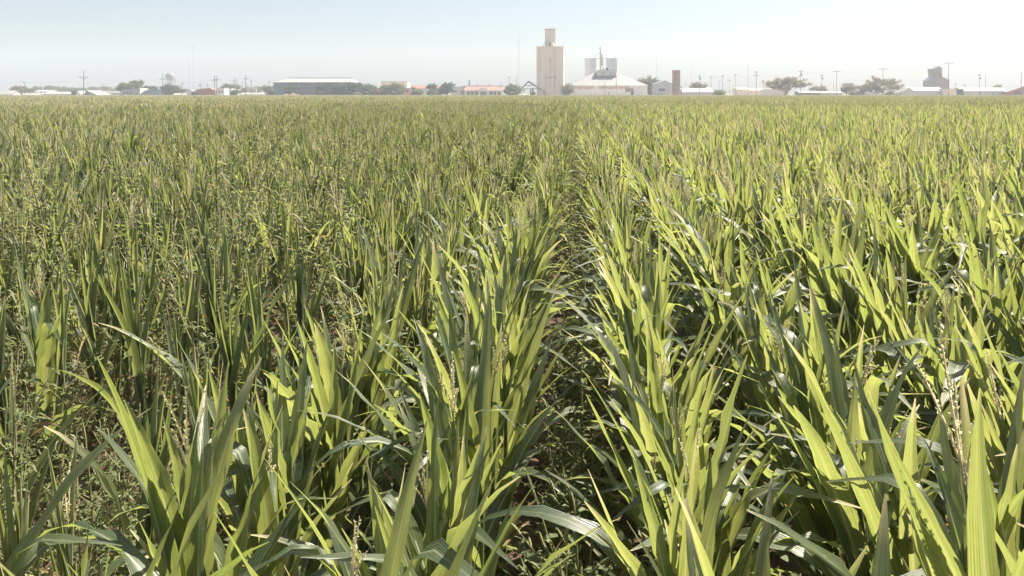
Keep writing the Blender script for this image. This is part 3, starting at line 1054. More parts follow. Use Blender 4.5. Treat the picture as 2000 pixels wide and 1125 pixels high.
def long_shed(name, label, D, x0, x1, y_eave, y_ridge, depth, wall, roof, cat='shed', rot=0.0, over=.4, wins=(), doors=(), group=None):
    """gabled building, long side towards the field"""
    xc = (x0 + x1) / 2
    o = site(name, xc, D, label, cat, group, rot)
    hw = mx(x1 - x0, D) / 2
    ze, zr = zz(y_eave, D), zz(y_ridge, D)
    wl = MB()
    v = [(-hw, 0, 0), (hw, 0, 0), (hw, depth, 0), (-hw, depth, 0), (-hw, 0, ze), (hw, 0, ze), (hw, depth, ze), (-hw, depth, ze), (-hw, depth / 2, zr - .1), (hw, depth / 2, zr - .1)]
    wl.add(v, [(0, 1, 5, 4), (1, 2, 6, 9, 5), (2, 3, 7, 6), (3, 0, 4, 8, 7)])
    wl.build('wall', wall, o)
    a, t = hw + over, .18
    sl = (zr - ze) / (depth / 2)
    rf = MB()
    prof = [(-over, ze - over * sl), (depth / 2, zr), (depth + over, ze - over * sl)]
    vv = [(-a, y, z) for y, z in prof] + [(a, y, z) for y, z in prof] + [(-a, y, z + t) for y, z in prof] + [(a, y, z + t) for y, z in prof]
    rf.add(vv, [(0, 3, 4, 1), (1, 4, 5, 2), (6, 7, 10, 9), (7, 8, 11, 10), (0, 6, 9, 3), (2, 5, 11, 8), (0, 1, 7, 6), (1, 2, 8, 7), (3, 9, 10, 4), (4, 10, 11, 5)])
    rf.build('roof', roof, o)
    windows(o, D, xc, wins)
    for (p, q, c) in doors:
        MB().box(mx(p - xc, D), mx(q - xc, D), -.09, .1, 0, zz(c, D)).build('door', 'dark', o)
    return o

def gable_front(name, label, D, x0, x1, y_eave, y_ridge, depth, wall, roof, cat='shed', rot=0.0, apex=None, doors=(), wins=(), group=None):
    xc = (x0 + x1) / 2
    o = site(name, xc, D, label, cat, group, rot)
    hw = mx(x1 - x0, D) / 2
    ax = 0 if apex is None else mx(apex - xc, D)
    ze, zr = zz(y_eave, D), zz(y_ridge, D)
    MB().prism([(-hw, 0), (hw, 0), (hw, ze), (ax, zr), (-hw, ze)], 0, depth).build('wall', wall, o)
    t, ov = .2, .35
    rf = MB()
    for sx in (-1, 1):
        ex, ez = sx * (hw + ov), ze - ov * (zr - ze) / hw
        q = [(ex, ez), (ax, zr), (ax, zr + t), (ex, ez + t)]
        if sx > 0:
            q = [q[1], q[0], q[3], q[2]]
        rf.prism(q, -ov, depth + ov)
    rf.build('roof', roof, o)
    windows(o, D, xc, wins)
    for (p, q, c) in doors:
        MB().box(mx(p - xc, D), mx(q - xc, D), -.09, .1, 0, zz(c, D)).build('door', 'dark', o)
    return o

def flat_block(name, label, D, x0, x1, y_top, depth, wall, cap='white_roof', cat='building', rot=0.0, wins=(), doors=(), z0=0, frame=None):
    xc = (x0 + x1) / 2
    o = site(name, xc, D, label, cat, None, rot)
    hw, zt = mx(x1 - x0, D) / 2, zz(y_top, D)
    MB().box(-hw, hw, 0, depth, z0, zt).build('wall', wall, o)
    MB().box(-hw - .15, hw + .15, -.15, depth + .15, zt, zt + .3).build('parapet', cap, o)
    windows(o, D, xc, wins, frame=frame)
    for (p, q, c) in doors:
        MB().box(mx(p - xc, D), mx(q - xc, D), -.09, .1, 0, zz(c, D)).build('door', 'dark', o)
    return o

# ------------------------------------------------------------------ concrete grain elevator
D = 500
e = site('grain_elevator', 1076, D, 'tall cream concrete grain elevator with narrow headhouse above the field', 'grain elevator')
hw, zt = mx(27, D), zz(92, D)
def bulge(x0, x1, n, d, y):
    c, h = (x0 + x1) / 2, (x1 - x0) / 2
    return [(c - h * math.cos(math.pi * k / n), y - d * math.sin(math.pi * k / n)) for k in range(n + 1)]
xa, xb = mx(1064 - 1076, D), mx(1083.5 - 1076, D)
front = bulge(-hw, xa, 10, .55, 0) + [(xa + .25, .35)] + bulge(xa + .5, xb - .5, 8, .3, .3) + [(xb - .25, .35)] + bulge(xb, hw - 2.2, 10, .55, 0) + [(hw - .9, .5), (hw, 2.0)]
poly = front + [(hw, 15), (hw - 1, 17), (-hw + 1, 17), (-hw, 15)]
MB().column(poly, 0, zt).build('silo_block', 'concrete', e)
MB().column([(x * 1.012, y * 1.012 - .15 if y < 3 else y + .15) for x, y in poly], zt, zt + .5).build('parapet', 'concrete', e)
h0, h1, ht = mx(1065.5 - 1076, D), mx(1085.5 - 1076, D), zz(56, D)
hd = MB().box(h0, h1, 4.5, 11.5, zt + .5, ht).build('headhouse', 'concrete', e)
MB().box(h0 - .25, h1 + .25, 4.2, 11.8, ht, ht + .35).build('roof', 'concrete_dark', hd)
MB().box(mx(-2.4, D), mx(.2, D), 4.38, 4.6, zt + .5, zz(82, D)).build('door', 'dark', hd)
for a, b in ((1066, 1061), (1071, 1067), (1079, 1083.5), (1085.5, 1092)):
    MB().tube((mx(a - 1076, D), 4.0, zz(79, D)), (mx(b - 1076, D), 1.6, zt + .6), .16).build('spout', 'steel', e)
MB().tube((mx(8, D), 5, ht), (mx(8, D), 5, zz(50, D)), .07).build('antenna', 'steel', e)
MB().tube((mx(25, D), 2, zt), (mx(25, D), 2, zz(80, D)), .06).build('lightning_rod', 'steel', e)
MB().box(mx(-1.5, D), mx(-1.0, D), -.62, -.46, zz(173, D), zz(117, D)).build('drain_pipe', 'dark_steel', e)
MB().box(mx(-2.3, D), mx(-.2, D), -.75, -.46, zz(119.5, D), zz(116, D)).build('vent_hood', 'concrete_dark', e)
MB().box(mx(-9.5, D), mx(10.5, D), -.9, -.68, zz(151.7, D), zz(150.6, D)).build('catwalk', 'concrete_dark', e)
MB().box(mx(9, D), mx(9.5, D), -1.0, -.72, zz(155, D), zz(145, D)).build('bracket', 'concrete_dark', e)
for px in (1064, 1083.5):
    MB().box(mx(px - 1076 - .25, D), mx(px - 1076 + .25, D), .05, .33, 0, zt - 1).build('downpipe', 'concrete_dark', e)

# ------------------------------------------------------------------ storage barn with two bins and a leg tower behind it
D = 486
b = site('storage_barn', 1188.5, D, 'wide pale sheet-metal storage barn with rusty band and hipped roof', 'barn')
hw, ze, zr = mx(76, D), zz(167, D), zz(139.5, D)
MB().box(-hw, hw, 0, 34, 0, ze).build('wall', 'galv_wall', b)
o_ = .6
r0, r1 = mx(1168 - 1188.5, D), mx(1208 - 1188.5, D)
MB().add([(-hw - o_, -o_, ze), (hw + o_, -o_, ze), (hw + o_, 34 + o_, ze), (-hw - o_, 34 + o_, ze), (r0, 14, zr), (r1, 14, zr), (r1, 20, zr), (r0, 20, zr)],
         [(0, 1, 5, 4), (1, 2, 6, 5), (2, 3, 7, 6), (3, 0, 4, 7), (4, 5, 6, 7), (3, 2, 1, 0)]).build('roof', 'galv_roof', b)
rng = random.Random(4)
px = 1116.0
while px < 1234:
    w = rng.uniform(3.5, 8)
    if rng.random() < .85:
        MB().box(mx(px - 1188.5, D), mx(px + w - .2 - 1188.5, D), -.05 - rng.uniform(0, .02), .05, zz(rng.uniform(172.5, 175), D), zz(168.6, D)).build('rusty_panel', 'rust', b)
    px += w
MB().box(mx(1221.5 - 1188.5, D), mx(1237.5 - 1188.5, D), -.10, .1, zz(179.5, D), zz(172.5, D)).build('opening', 'brown_sheet', b)
MB().box(mx(1232.5 - 1188.5, D), mx(1237.5 - 1188.5, D), -.10, .1, 0, zz(179.5, D) - .02).build('doorway', 'dark', b)
MB().box(mx(1188.5 - 1188.5, D), mx(1190 - 1188.5, D), -.1, .1, 0, zz(180, D)).build('hatch', 'dark', b)
MB().tube((mx(1181.5 - 1188.5, D), -.4, 0), (mx(1181.5 - 1188.5, D), -.4, zz(140, D)), .17).build('fill_pipe', 'steel', b)
cp = MB().box(mx(1169 - 1188.5, D), mx(1207.5 - 1188.5, D), 8.5, 13.5, zz(147, D), zz(137.5, D)).build('conveyor_house', 'white_wall', b)
MB().box(mx(1168 - 1188.5, D), mx(1208.5 - 1188.5, D), 8.0, 14.0, zz(137.5, D), zz(136.6, D)).build('deck', 'cream_roof', cp)
MB().box(mx(1169 - 1188.5, D), mx(1207 - 1188.5, D), 8.3, 8.5, zz(148.2, D), zz(147, D)).build('sill', 'steel', cp)
for q in (1181.5, 1196.5, 1204.5):
    MB().box(mx(q - 1188.5 - .9, D), mx(q - 1188.5 + .6, D), 8.15, 8.5, zz(146.5, D), zz(140, D)).build('hopper', 'steel', cp)
MB().box(mx(1187 - 1188.5, D), mx(1192 - 1188.5, D), 9.2, 10.8, zz(136.6, D), zz(131.5, D)).build('motor_box', 'dark_steel', cp)
MB().tube((mx(1182 - 1188.5, D), 9.5, zz(136.6, D)), (mx(1182 - 1188.5, D), 9.5, zz(131, D)), .35).build('vent', 'dark_steel', cp)

D = 530
for (x0, x1, lab) in ((1142, 1166.5, 'galvanised grain bin beside the leg tower, nearer the concrete elevator'), (1183.5, 1208, 'galvanised grain bin over the barn roof, right of the leg tower')):
    xc = (x0 + x1) / 2
    g = site('grain_bin', xc, D, lab, 'grain bin', 'grain bins behind the barn')
    r, zt = mx((x1 - x0) / 2, D), zz(114.5, D)
    MB().lathe([(r, 0), (r, zt)], 28).build('shell', 'galv', g)
    MB().lathe([(r + .12, zt), (r + .12, zt + .25), (r * .15, zt + .8), (.3, zt + .9)], 28).build('roof', 'galv', g)
    for q in range(1, 5):
        z = zt * q / 5
        MB().lathe([(r + .06, z), (r + .06, z + .12)], 28).build('hoop', 'steel', g)
    MB().tube((r * .5, 0, zt + .5), (r * .5, 0, zt + 1.7), .4).build('vent', 'galv', g)
D = 528
t = site('leg_tower', 1173, D, 'thin faded yellow elevator leg tower rising between the two grain bins', 'tower')
zt = zz(90, D)
lg = MB()
MB().box(-.55, .55, -.4, .4, 0, zz(104, D)).build('casing', 'yellow_steel', t)
MB().box(.25, .95, -.5, .3, zz(128, D), zz(108, D)).build('ladder_cage', 'yellow_steel', t)
for q in range(5):
    z = zz(128 - q * 4.5, D)
    MB().box(.9, 1.9 - .12 * q, -.6, .4, z, z + .9).build('platform', 'brown_sheet', t)
MB().tube((0, 0, zz(104, D)), (-.4, 0, zt), .42, .16).build('mast_head', 'steel', t)
MB().tube((-1.1, 0, zz(95.5, D)), (.3, 0, zz(95, D)), .16).build('crossbar', 'dark_steel', t)
for bx in (1150, 1191):
    MB().tube((0, 0, zz(103, D)), (mx(bx - 1173, D), 1.5, zz(113, D)), .17).build('spout', 'galv', t)
MB().tube((mx(1163 - 1173, D), .5, zz(114.5, D)), (mx(1186 - 1173, D), .5, zz(114.5, D)), .12).build('catwalk', 'steel', t)

# ------------------------------------------------------------------ open steel frame of a gabled shed
D = 478
s = site('unclad_shed', 1038, D, 'open gabled steel shed frame without cladding beside the concrete elevator', 'shed frame')
xl, xr_, ax = mx(1012 - 1038, D), mx(1064 - 1038, D), mx(1032.5 - 1038, D)
ze, za = zz(178.5, D), zz(158.5, D)
for k, y in enumerate((0, 4, 8, 12, 16)):
    MB().tube((xl, y, ze - .5), (ax, y, za), .38).tube((ax, y, za), (xr_, y, ze), .38).build('rafter', 'dark_steel', s)
    for q in (.3, .6):
        a_ = Vector((xl, y, ze)).lerp(Vector((ax, y, za)), q)
        b_ = Vector((xr_, y, ze)).lerp(Vector((ax, y, za)), q)
        if k in (0, 4):
            MB().tube(a_, b_, .14).build('tie_beam', 'dark_steel', s)
    for x in (xl, xr_, ax * .2):
        MB().tube((x, y, 0), (x, y, ze + (.2 if x != ax * .2 else 1.5)), .18).build('post', 'dark_steel', s)
for q in (.15, .4, .65, .9):
    for e0 in ((xl, ze), (xr_, ze)):
        x, z = e0[0] + (ax - e0[0]) * q, e0[1] + (za - e0[1]) * q
        MB().tube((x, -.3, z + .25), (x, 16.3, z + .25), .11).build('purlin', 'dark_steel', s)
for q in range(2):
    x0 = xl + 3 + q * 5.6
    MB().prism([(x0, ze + .2), (x0 + 1.9, ze + .2), (x0 + 1.5, ze + .2 + rng.uniform(1, 2.2)), (x0 + .4, ze + .3 + rng.uniform(.8, 1.6))], 16.35, 16.5).build('loose_sheet', 'galv_roof', s)
MB().box(mx(0, D), mx(8, D), 3, 3.3, 0, zz(179, D)).build('panel', 'dark', s)

# ------------------------------------------------------------------ slate-grey warehouse with bright roof
D = 470
w = site('warehouse', 612, D, 'long slate-grey sheet warehouse with cream roof and ridge ventilator', 'warehouse')
hw, ze, zr = mx(78, D), zz(161, D), zz(153, D)
dp = 30
MB().box(-hw, hw, 0, dp, 0, ze).build('wall', 'slate_wall', w)
MB().add([(-hw - .3, -.5, ze), (hw + .3, -.5, ze), (hw + .3, dp + .5, ze), (-hw - .3, dp + .5, ze), (-hw + 3.5, dp / 2, zr), (hw - 4.5, dp / 2, zr)],
         [(0, 1, 5, 4), (1, 2, 5), (2, 3, 4, 5), (3, 0, 4), (3, 2, 1, 0)]).build('roof', 'cream_roof', w)
MB().box(-hw - .32, hw + .32, -.62, -.505, ze - .35, ze + .12).build('gutter', 'steel', w)
x0, x1 = mx(550 - 612, D), mx(676 - 612, D)
MB().box(x0, x1, dp / 2 - .12, dp / 2 + .12, zr + .75, zr + .95).build('ridge_rail', 'steel', w)
n = 14
for k in range(n + 1):
    x = x0 + (x1 - x0) * k / n
    MB().box(x - .12, x + .12, dp / 2 - .1, dp / 2 + .1, zr - .1, zr + (.75 if k else 1.5)).build('rail_post', 'steel', w)
m_ = site('dirt_mound', 566, D - 12, 'low orange dirt mound heaped before the slate-grey warehouse', 'dirt mound')
hp = MB()
nn = 26
vv, ff = [], []
for i in range(nn + 1):
    u_ = i / nn
    for j in range(7):
        w_ = j / 6
        hgt = (zz(181.3, D) + .2) * (math.sin(math.pi * u_) ** .6) * math.sin(math.pi * w_) * (.8 + .25 * math.sin(u_ * 17) * math.sin(u_ * 7 + 1))
        vv.append((mx(52, D) * (u_ - .5), (w_ - .5) * 7, max(0, hgt)))
for i in range(nn):
    for j in range(6):
        ff.append((i * 7 + j, (i + 1) * 7 + j, (i + 1) * 7 + j + 1, i * 7 + j + 1))
hp.add(vv, ff).build('heap', 'dirt', m_, True)

# ------------------------------------------------------------------ sheds and houses on the left
long_shed('shed', 'white shed with pale roof at the far left edge of the town', 440, -30, 24, 184.5, 177, 9, 'white_wall', 'white_roof')
long_shed('shed', 'low white-roofed shed between the two short poles on the far left', 452, 38, 80, 186.5, 182, 8, 'white_wall', 'white_roof')
long_shed('shed', 'taller pale shed rising behind the low white-roofed sheds', 500, 68, 98, 179.5, 176, 10, 'white_wall', 'white_roof')
long_shed('shed', 'long low shed with white roof beside the dark tanks', 455, 85, 138, 184.3, 179.5, 9, 'grey_wall', 'white_roof', wins=((118, 121, 185, 186.5),))
for px_, lab in ((142, 'dark upright tank next to the long low shed'), (147.3, 'dark upright tank nearer the tall braced pole')):
    g = site('storage_tank', px_, 450, lab, 'tank', 'dark tanks')
    MB().lathe([(mx(2.4, 450), 0), (mx(2.4, 450), zz(178, 450)), (.2, zz(177, 450))], 16).build('shell', 'dark_steel', g, False)
    MB().lathe([(.25, zz(177, 450) - .05), (.25, zz(176.4, 450))], 8).build('vent', 'steel', g)
gable_front('shed', 'small white gabled shed left of the tall braced pole', 470, 149, 156, 182, 178, 8, 'white_wall', 'white_roof')
gable_front('barn', 'white barn with steep pale roof behind the tall braced pole', 448, 164, 193, 186.5, 177, 12, 'grey_wall', 'white_roof', cat='barn', apex=168, rot=-.15)
long_shed('shed', 'long pale shed left of the white building with windows', 478, 188, 238, 182, 178, 9, 'white_wall', 'galv_roof')
h = flat_block('building', 'white two-part building with three dark windows under the big open tree', 455, 237, 259, 175.3, 9, 'white_wall', wins=[(a - 1, a + 1, 179.2, 183) for a in (241.6, 248.3, 255)], frame='white_wall')
MB().box(mx(11.05, 455), mx(26, 455), -.4, 9.4, 0, zz(172.4, 455)).build('annex', 'cream_wall', h)
MB().box(mx(11.0, 455), mx(26.3, 455), -.5, 9.5, zz(172.4, 455), zz(171.8, 455)).build('annex_parapet', 'white_roof', h)
MB().box(mx(27, 455), mx(31, 455), 0, 3, 0, zz(184, 455)).build('lean_to', 'white_wall', h)
D = 450
qn = site('quonset_hut', 300, D, 'white round-arched hut before the water tower', 'hut', None, .55)
r, ln = zz(173.8, D), 17
arc = [(r * 1.25 * math.cos(math.pi * k / 14), r * math.sin(math.pi * k / 14)) for k in range(15)]
MB().prism(arc, 0, -.0 + .15).build('end_wall', 'grey_wall', qn)
sh = MB()
va = [(x * 1.02, -.3, z * 1.02) for x, z in arc] + [(x * 1.02, ln, z * 1.02) for x, z in arc]
sh.add(va, [(k, k + 1, k + 16, k + 15) for k in range(14)]).build('shell', 'white_roof', qn, True)
MB().box(-1.6, 1.6, -.1, -.005, 0, 3.2).build('door', 'grey_wall', qn)
MB().prism(arc, ln - .3, ln - .1).build('back_wall', 'grey_wall', qn)
long_shed('shed', 'low pale lean-to shed at the end of the round-arched hut', 460, 338, 360, 185.5, 182.5, 7, 'white_wall', 'white_roof')
gable_front('house', 'pale house with gabled front left of the dark conifer', 470, 359, 379, 180, 175, 9, 'white_wall', 'galv_roof', cat='house', wins=((365, 367, 181, 184),))
gable_front('barn', 'small red brick barn left of the paired poles', 468, 382, 418, 177, 172, 12, 'brick', 'red_roof', cat='barn', apex=409, wins=((392, 394, 179, 182), (400, 402, 179, 182)))
flat_block('house', 'white house with dark windows right of the paired poles', 466, 424, 438, 172.5, 8, 'white_wall', cat='house', wins=((427, 429, 177, 182), (432.5, 434.5, 177, 182)))
flat_block('house', 'grey house half hidden by trees behind the paired poles', 480, 438, 451, 173.5, 8, 'grey_wall', cat='house', wins=((441, 443, 178, 182), (446, 448, 178, 182)))
long_shed('shed', 'low white shed between the two poles left of the warehouse', 462, 470, 513, 184.5, 181.5, 7, 'white_wall', 'white_roof')
g = site('propane_tank', 496, 474, 'small white round tank above the low white shed', 'tank')
MB().tube((-1.6, 0, zz(176.5, 474)), (1.6, 0, zz(176.5, 474)), 1.05, sides=14).build('shell', 'white_roof', g)
MB().box(-1.2, -.9, -.3, .3, 0, zz(178, 474)).build('leg', 'steel', g)
MB().box(.9, 1.2, -.3, .3, 0, zz(178, 474)).build('leg', 'steel', g)

# ------------------------------------------------------------------ salmon and cream buildings, middle
flat_block('building', 'low salmon-walled building among the trees right of the warehouse', 474, 700, 802, 172.5, 14, 'pink_wall', 'cream_roof', wins=((704, 707, 177, 181), (785, 789, 176, 180), (793, 797, 176, 180)))
flat_block('building', 'plain cream block rising behind the salmon-walled building', 540, 744, 795, 160, 16, 'cream_wall', 'cream_roof', wins=((778, 779.5, 165, 168),))
long_shed('building', 'building with rust-brown roof band behind the white trailer', 490, 805, 860, 173, 167.5, 12, 'cream_wall', 'brown_roof', cat='building')
tr_ = site('box_trailer', 827, 462, 'white box trailer parked before the rust-roofed building', 'trailer')
D = 462
MB().box(mx(-9, D), mx(9, D), 0, 2.5, 1.05, zz(173.5, D)).build('box', 'trailer', tr_)
for x in (-2.0, -.9):
    for y in (.2, 2.1):
        MB().tube((x, y - .15, .5), (x, y + .15, .5), .5, sides=14).build('wheel', 'rubber', tr_)
MB().box(mx(5, D), mx(5, D) + .2, .4, .6, 0, 1.05).build('landing_leg', 'steel', tr_)
flat_block('house', 'low grey house with white windows left of the salmon-roofed depot', 466, 881, 910, 170.3, 10, 'white_wall', 'grey_wall', cat='house', wins=((884, 887.5, 177, 180.5), (888.5, 892, 177, 180.5), (899, 900.5, 178, 183)), doors=((902.5, 905, 177),))
D = 462
dp = site('depot', 945, D, 'long salmon-roofed depot with arched white gable and dark bays', 'building')
hw, ze, zr = mx(37.5, D), zz(176.5, D), zz(168, D)
MB().box(-hw, hw, 0, 12, 0, ze).build('wall', 'white_wall', dp)
rf = MB().add([(-hw - .5, -.7, ze), (hw + .5, -.7, ze), (hw + .5, 12.7, ze), (-hw - .5, 12.7, ze), (-hw, 6, zr), (hw, 6, zr)],
              [(0, 1, 5, 4), (1, 2, 5), (2, 3, 4, 5), (3, 0, 4), (3, 2, 1, 0)]).build('roof', 'red_roof', dp)
MB().box(-hw - .5, hw + .5, 5.9, 6.2, zr - .1, zr + .25).build('ridge', 'brown_roof', rf)
for q in (932.5, 955.5, 979):
    MB().tube((mx(q - 945, D), 6, zr), (mx(q - 945, D), 6, zz(163, D)), .22).build('vent_pipe', 'steel', rf)
MB().tube((mx(915.5 - 945, D), 8, zz(171, D)), (mx(915.5 - 945, D), 8, zz(156, D)), .42).build('chimney', 'steel', rf)
pts_ = [(mx(935 - 945, D), 0), (mx(953 - 945, D), 0), (mx(953 - 945, D), zz(176, D))] + [(mx(944 - 945, D) + mx(9, D) * math.cos(math.pi * k / 8), zz(176, D) + 1.5 * math.sin(math.pi * k / 8)) for k in range(1, 8)] + [(mx(935 - 945, D), zz(176, D))]
pg = MB().prism(pts_, -1.6, 5).build('porch_gable', 'white_wall', dp)
MB().box(mx(938 - 945, D), mx(951 - 945, D), -1.7, -1.55, 0, zz(178.5, D)).build('bay', 'glass', pg)
for q in (939.5, 943, 946.5, 950):
    MB().box(mx(q - 945 - .25, D), mx(q - 945 + .25, D), -1.82, -1.71, 0, zz(178.5, D)).build('mullion', 'white_wall', pg)
for a, c in ((912, 918), (920, 925.5), (927.5, 933), (956, 962), (964, 969.5), (972, 978)):
    wv = MB().box(mx(a - 945, D), mx(c - 945, D), -.08, .1, .6, zz(178.3, D)).build('window', 'glass', dp)
    MB().box(mx((a + c) / 2 - 945 - .2, D), mx((a + c) / 2 - 945 + .2, D), -.14, -.085, .6, zz(178.3, D)).build('mullion', 'white_wall', wv)

# ------------------------------------------------------------------ right of the barn
g = gable_front('shed', 'grey gabled shed beside the brown rusty tower', 470, 1281, 1313, 164, 157.5, 12, 'grey_wall', 'steel', apex=1298, wins=((1287, 1299, 173, 178),))
D = 476
bt = site('rusty_tower', 1321, D, 'tall brown rusty square tower widening at its foot', 'tower')
a0, a1 = mx(1315.8 - 1321, D), mx(1328.6 - 1321, D)
MB().box(a0, a1, 0, 4.2, zz(167, D), zz(138, D)).build('shaft', 'brown_sheet', bt)
MB().box(a0 - .15, a1 + .15, -.15, 4.35, zz(138, D), zz(137.2, D)).build('cap', 'dark_steel', bt)
MB().prism([(mx(-10, D), 0), (mx(9, D), 0), (a1 + .3, zz(167, D) - .01), (a0 - .3, zz(167, D) - .01)], -.4, 4.8).build('foot', 'brown_sheet', bt)
g = site('storage_tank', 1328.5, 462, 'white round-topped tank at the foot of the rusty tower', 'tank')
MB().lathe([(1.05, 0), (1.05, zz(170.5, 462)), (.8, zz(168.8, 462)), (.2, zz(167.8, 462))], 16).build('shell', 'white_roof', g)
MB().lathe([(.2, zz(167.8, 462) - .02), (.2, zz(167, 462))], 8).build('vent', 'steel', g)
long_shed('shed', 'long bright white-roofed shed right of the rusty tower', 452, 1333.5, 1393, 180, 172.5, 12, 'grey_wall', 'white_roof')
for a, c, r_, e_, lab in ((1440, 1463, 171, 175, 'brown-roofed house left of the doubled crossarm pole'), (1461, 1493, 172.5, 177, 'brown-roofed house right of the doubled crossarm pole')):
    long_shed('house', lab, 560, a, c, e_, r_, 12, 'cream_wall', 'rust', cat='house', wins=((a + 6, a + 8, e_ + 1.5, e_ + 4),))
flat_block('shed', 'low pale shed under the big spreading tree', 480, 1493, 1540, 176, 8, 'white_wall', cat='shed')
long_shed('shed', 'low white-roofed shed right of the big spreading tree', 458, 1562, 1600, 181.5, 178, 8, 'wood', 'white_roof')
long_shed('shed', 'low white-roofed shed between two tall poles on the right', 462, 1604, 1645, 181.5, 179, 8, 'grey_wall', 'white_roof')
long_shed('shed', 'small white roof below the bare-limbed tree', 452, 1699, 1721, 183, 180.5, 6, 'white_wall', 'white_roof')
g = site('storage_tank', 1692, 452, 'small white domed tank below the bare-limbed tree', 'tank')
MB().lathe([(1.2, 0), (1.2, zz(181, 452)), (.9, zz(179.8, 452)), (.2, zz(179.2, 452))], 14).build('shell', 'white_roof', g)
MB().lathe([(.2, zz(179.2, 452) - .02), (.2, zz(178.6, 452))], 8).build('vent', 'steel', g)
# long sheds at the right edge
gable_front('shed', 'grey gabled shed end at the start of the long right-hand sheds', 452, 1761, 1788, 181, 172, 10, 'grey_wall', 'white_roof', apex=1775, rot=-.05)
long_shed('shed', 'long grey shed with bright white roof below the wooden elevator', 458, 1780, 1845, 177.5, 170.5, 14, 'grey_wall', 'white_roof')
D = 456
sh = flat_block('shed', 'pale flat-fronted shed with dark open doorway by the tall pole', D, 1842.5, 1882, 174.3, 10, 'cream_wall', 'white_roof', cat='shed', doors=((1868, 1882, 175),))
windows(sh, D, 1862.25, ((1844, 1846.5, 177, 183),), mat='grey_wall')
long_shed('shed', 'long grey shed with white roof before the red barn', 458, 1883, 1969, 178, 171.5, 14, 'grey_wall', 'white_roof', wins=((1913, 1917, 181, 183), (1938, 1941, 182, 184)))
gable_front('barn', 'red barn with grey roof cut by the right edge of the picture', 454, 1967, 2032, 180, 169, 16, 'brick', 'galv_roof', cat='barn', doors=((1983, 1994, 178),))
# old wooden elevator
D = 600
ow = site('wooden_elevator', 1834, D, 'old grey-brown wooden grain elevator with narrow gabled cupola', 'grain elevator')
X = lambda p: mx(p - 1830, D)
MB().prism([(X(1809.5), 0), (X(1850), 0), (X(1850), zz(157.5, D)), (X(1839), zz(151.5, D)), (X(1818), zz(151.5, D)), (X(1809.5), zz(158, D))], 0, 8).build('wall', 'old_wood', ow)
MB().prism([(X(1808.5), zz(158.4, D)), (X(1818), zz(151.6, D)), (X(1818), zz(150.8, D)), (X(1808.5), zz(157.4, D))], -.4, 8.4).build('roof', 'steel', ow)
MB().prism([(X(1839), zz(151.6, D)), (X(1851), zz(158, D)), (X(1851), zz(157, D)), (X(1839), zz(150.8, D))], -.4, 8.4).build('roof', 'steel', ow)
cu = MB().prism([(X(1818.5), zz(152, D)), (X(1838.5), zz(152, D)), (X(1838), zz(133.5, D)), (X(1831.5), zz(129.5, D)), (X(1827), zz(133, D)), (X(1816), zz(134.5, D)), (X(1816.5), zz(137, D))], 1.5, 6.5).build('cupola', 'old_wood', ow)
MB().prism([(X(1825.5), zz(134, D)), (X(1831.5), zz(129.6, D)), (X(1831.5), zz(128.8, D)), (X(1825.5), zz(133.2, D))], 1.2, 6.8).build('cupola_roof', 'steel', cu)
MB().prism([(X(1831.5), zz(129.6, D)), (X(1839), zz(134.2, D)), (X(1839), zz(133.4, D)), (X(1831.5), zz(128.8, D))], 1.2, 6.8).build('cupola_roof', 'steel', cu)
MB().box(X(1820.5), X(1825), 1.42, 1.55, zz(149, D), zz(138, D)).build('panel', 'dark_steel', cu)
MB().box(X(1831.5), X(1833.5), 1.42, 1.55, zz(147, D), zz(143, D)).build('window', 'dark', cu)

# ------------------------------------------------------------------ water tower, masts
D = 780
wt = site('water_tower', 332.5, D, 'pale round-tanked water tower on legs behind the arched hut', 'water tower')
r = mx(9, D)
zc, zt = zz(152, D), zz(142.3, D)
MB().lathe([(.6, zz(157.8, D)), (r * .6, zz(156.8, D)), (r * .95, zz(153.5, D)), (r, zc), (r, zz(147.5, D)), (r * .9, zz(145, D)), (r * .6, zz(143.2, D)), (.4, zt)], 28).build('tank', 'tank_paint', wt, True)
MB().lathe([(r + .7, zc - .1), (r + .7, zc + .15)], 28).build('balcony', 'steel', wt)
MB().tube((0, 0, 0), (0, 0, zz(157, D)), .7, sides=10).build('riser', 'tank_paint', wt)
for k in range(6):
    a = k * math.pi / 3 + .3
    c, s_ = math.cos(a), math.sin(a)
    MB().tube((c * r * 1.15, s_ * r * 1.15, 0), (c * r * .97, s_ * r * .97, zc), .3).build('leg', 'tank_paint', wt)
for z in (zz(165, D), zz(173, D)):
    MB().lathe([(r * 1.06, z), (r * 1.06, z + .25)], 6).build('brace_ring', 'steel', wt)
def mast(px, top, D, w, label):
    o = site('radio_mast', px, D, label, 'radio mast', 'thin radio masts')
    zt = zz(top, D)
    for k in range(3):
        a = k * 2.094
        MB().tube((math.cos(a) * w, math.sin(a) * w, 0), (math.cos(a) * w, math.sin(a) * w, zt), .055).build('rail', 'steel', o)
    lat = MB()
    n = int(zt / 4)
    for q in range(n):
        k = q % 3
        a, b = k * 2.094, (k + 1) * 2.094
        lat.tube((math.cos(a) * w, math.sin(a) * w, zt * q / n), (math.cos(b) * w, math.sin(b) * w, zt * (q + 1) / n), .045, sides=4)
    lat.build('lattice', 'steel', o)
    MB().tube((0, 0, zt), (0, 0, zt + 3), .06).build('antenna', 'steel', o)
mast(1012.5, 62, 690, .38, 'very tall thin pale radio mast left of the concrete elevator')
mast(378, 88, 820, .30, 'tall faint radio mast right of the water tower')
mast(369, 120, 820, .20, 'shorter faint radio mast nearest the water tower')
mast(1461, 128, 760, .22, 'thin faint mast over the brown-roofed houses')
mast(1282, 116, 800, .16, 'faint thin mast over the tree beside the barn')
mast(1351, 128, 800, .14, 'faint thin mast over the bright white-roofed shed')

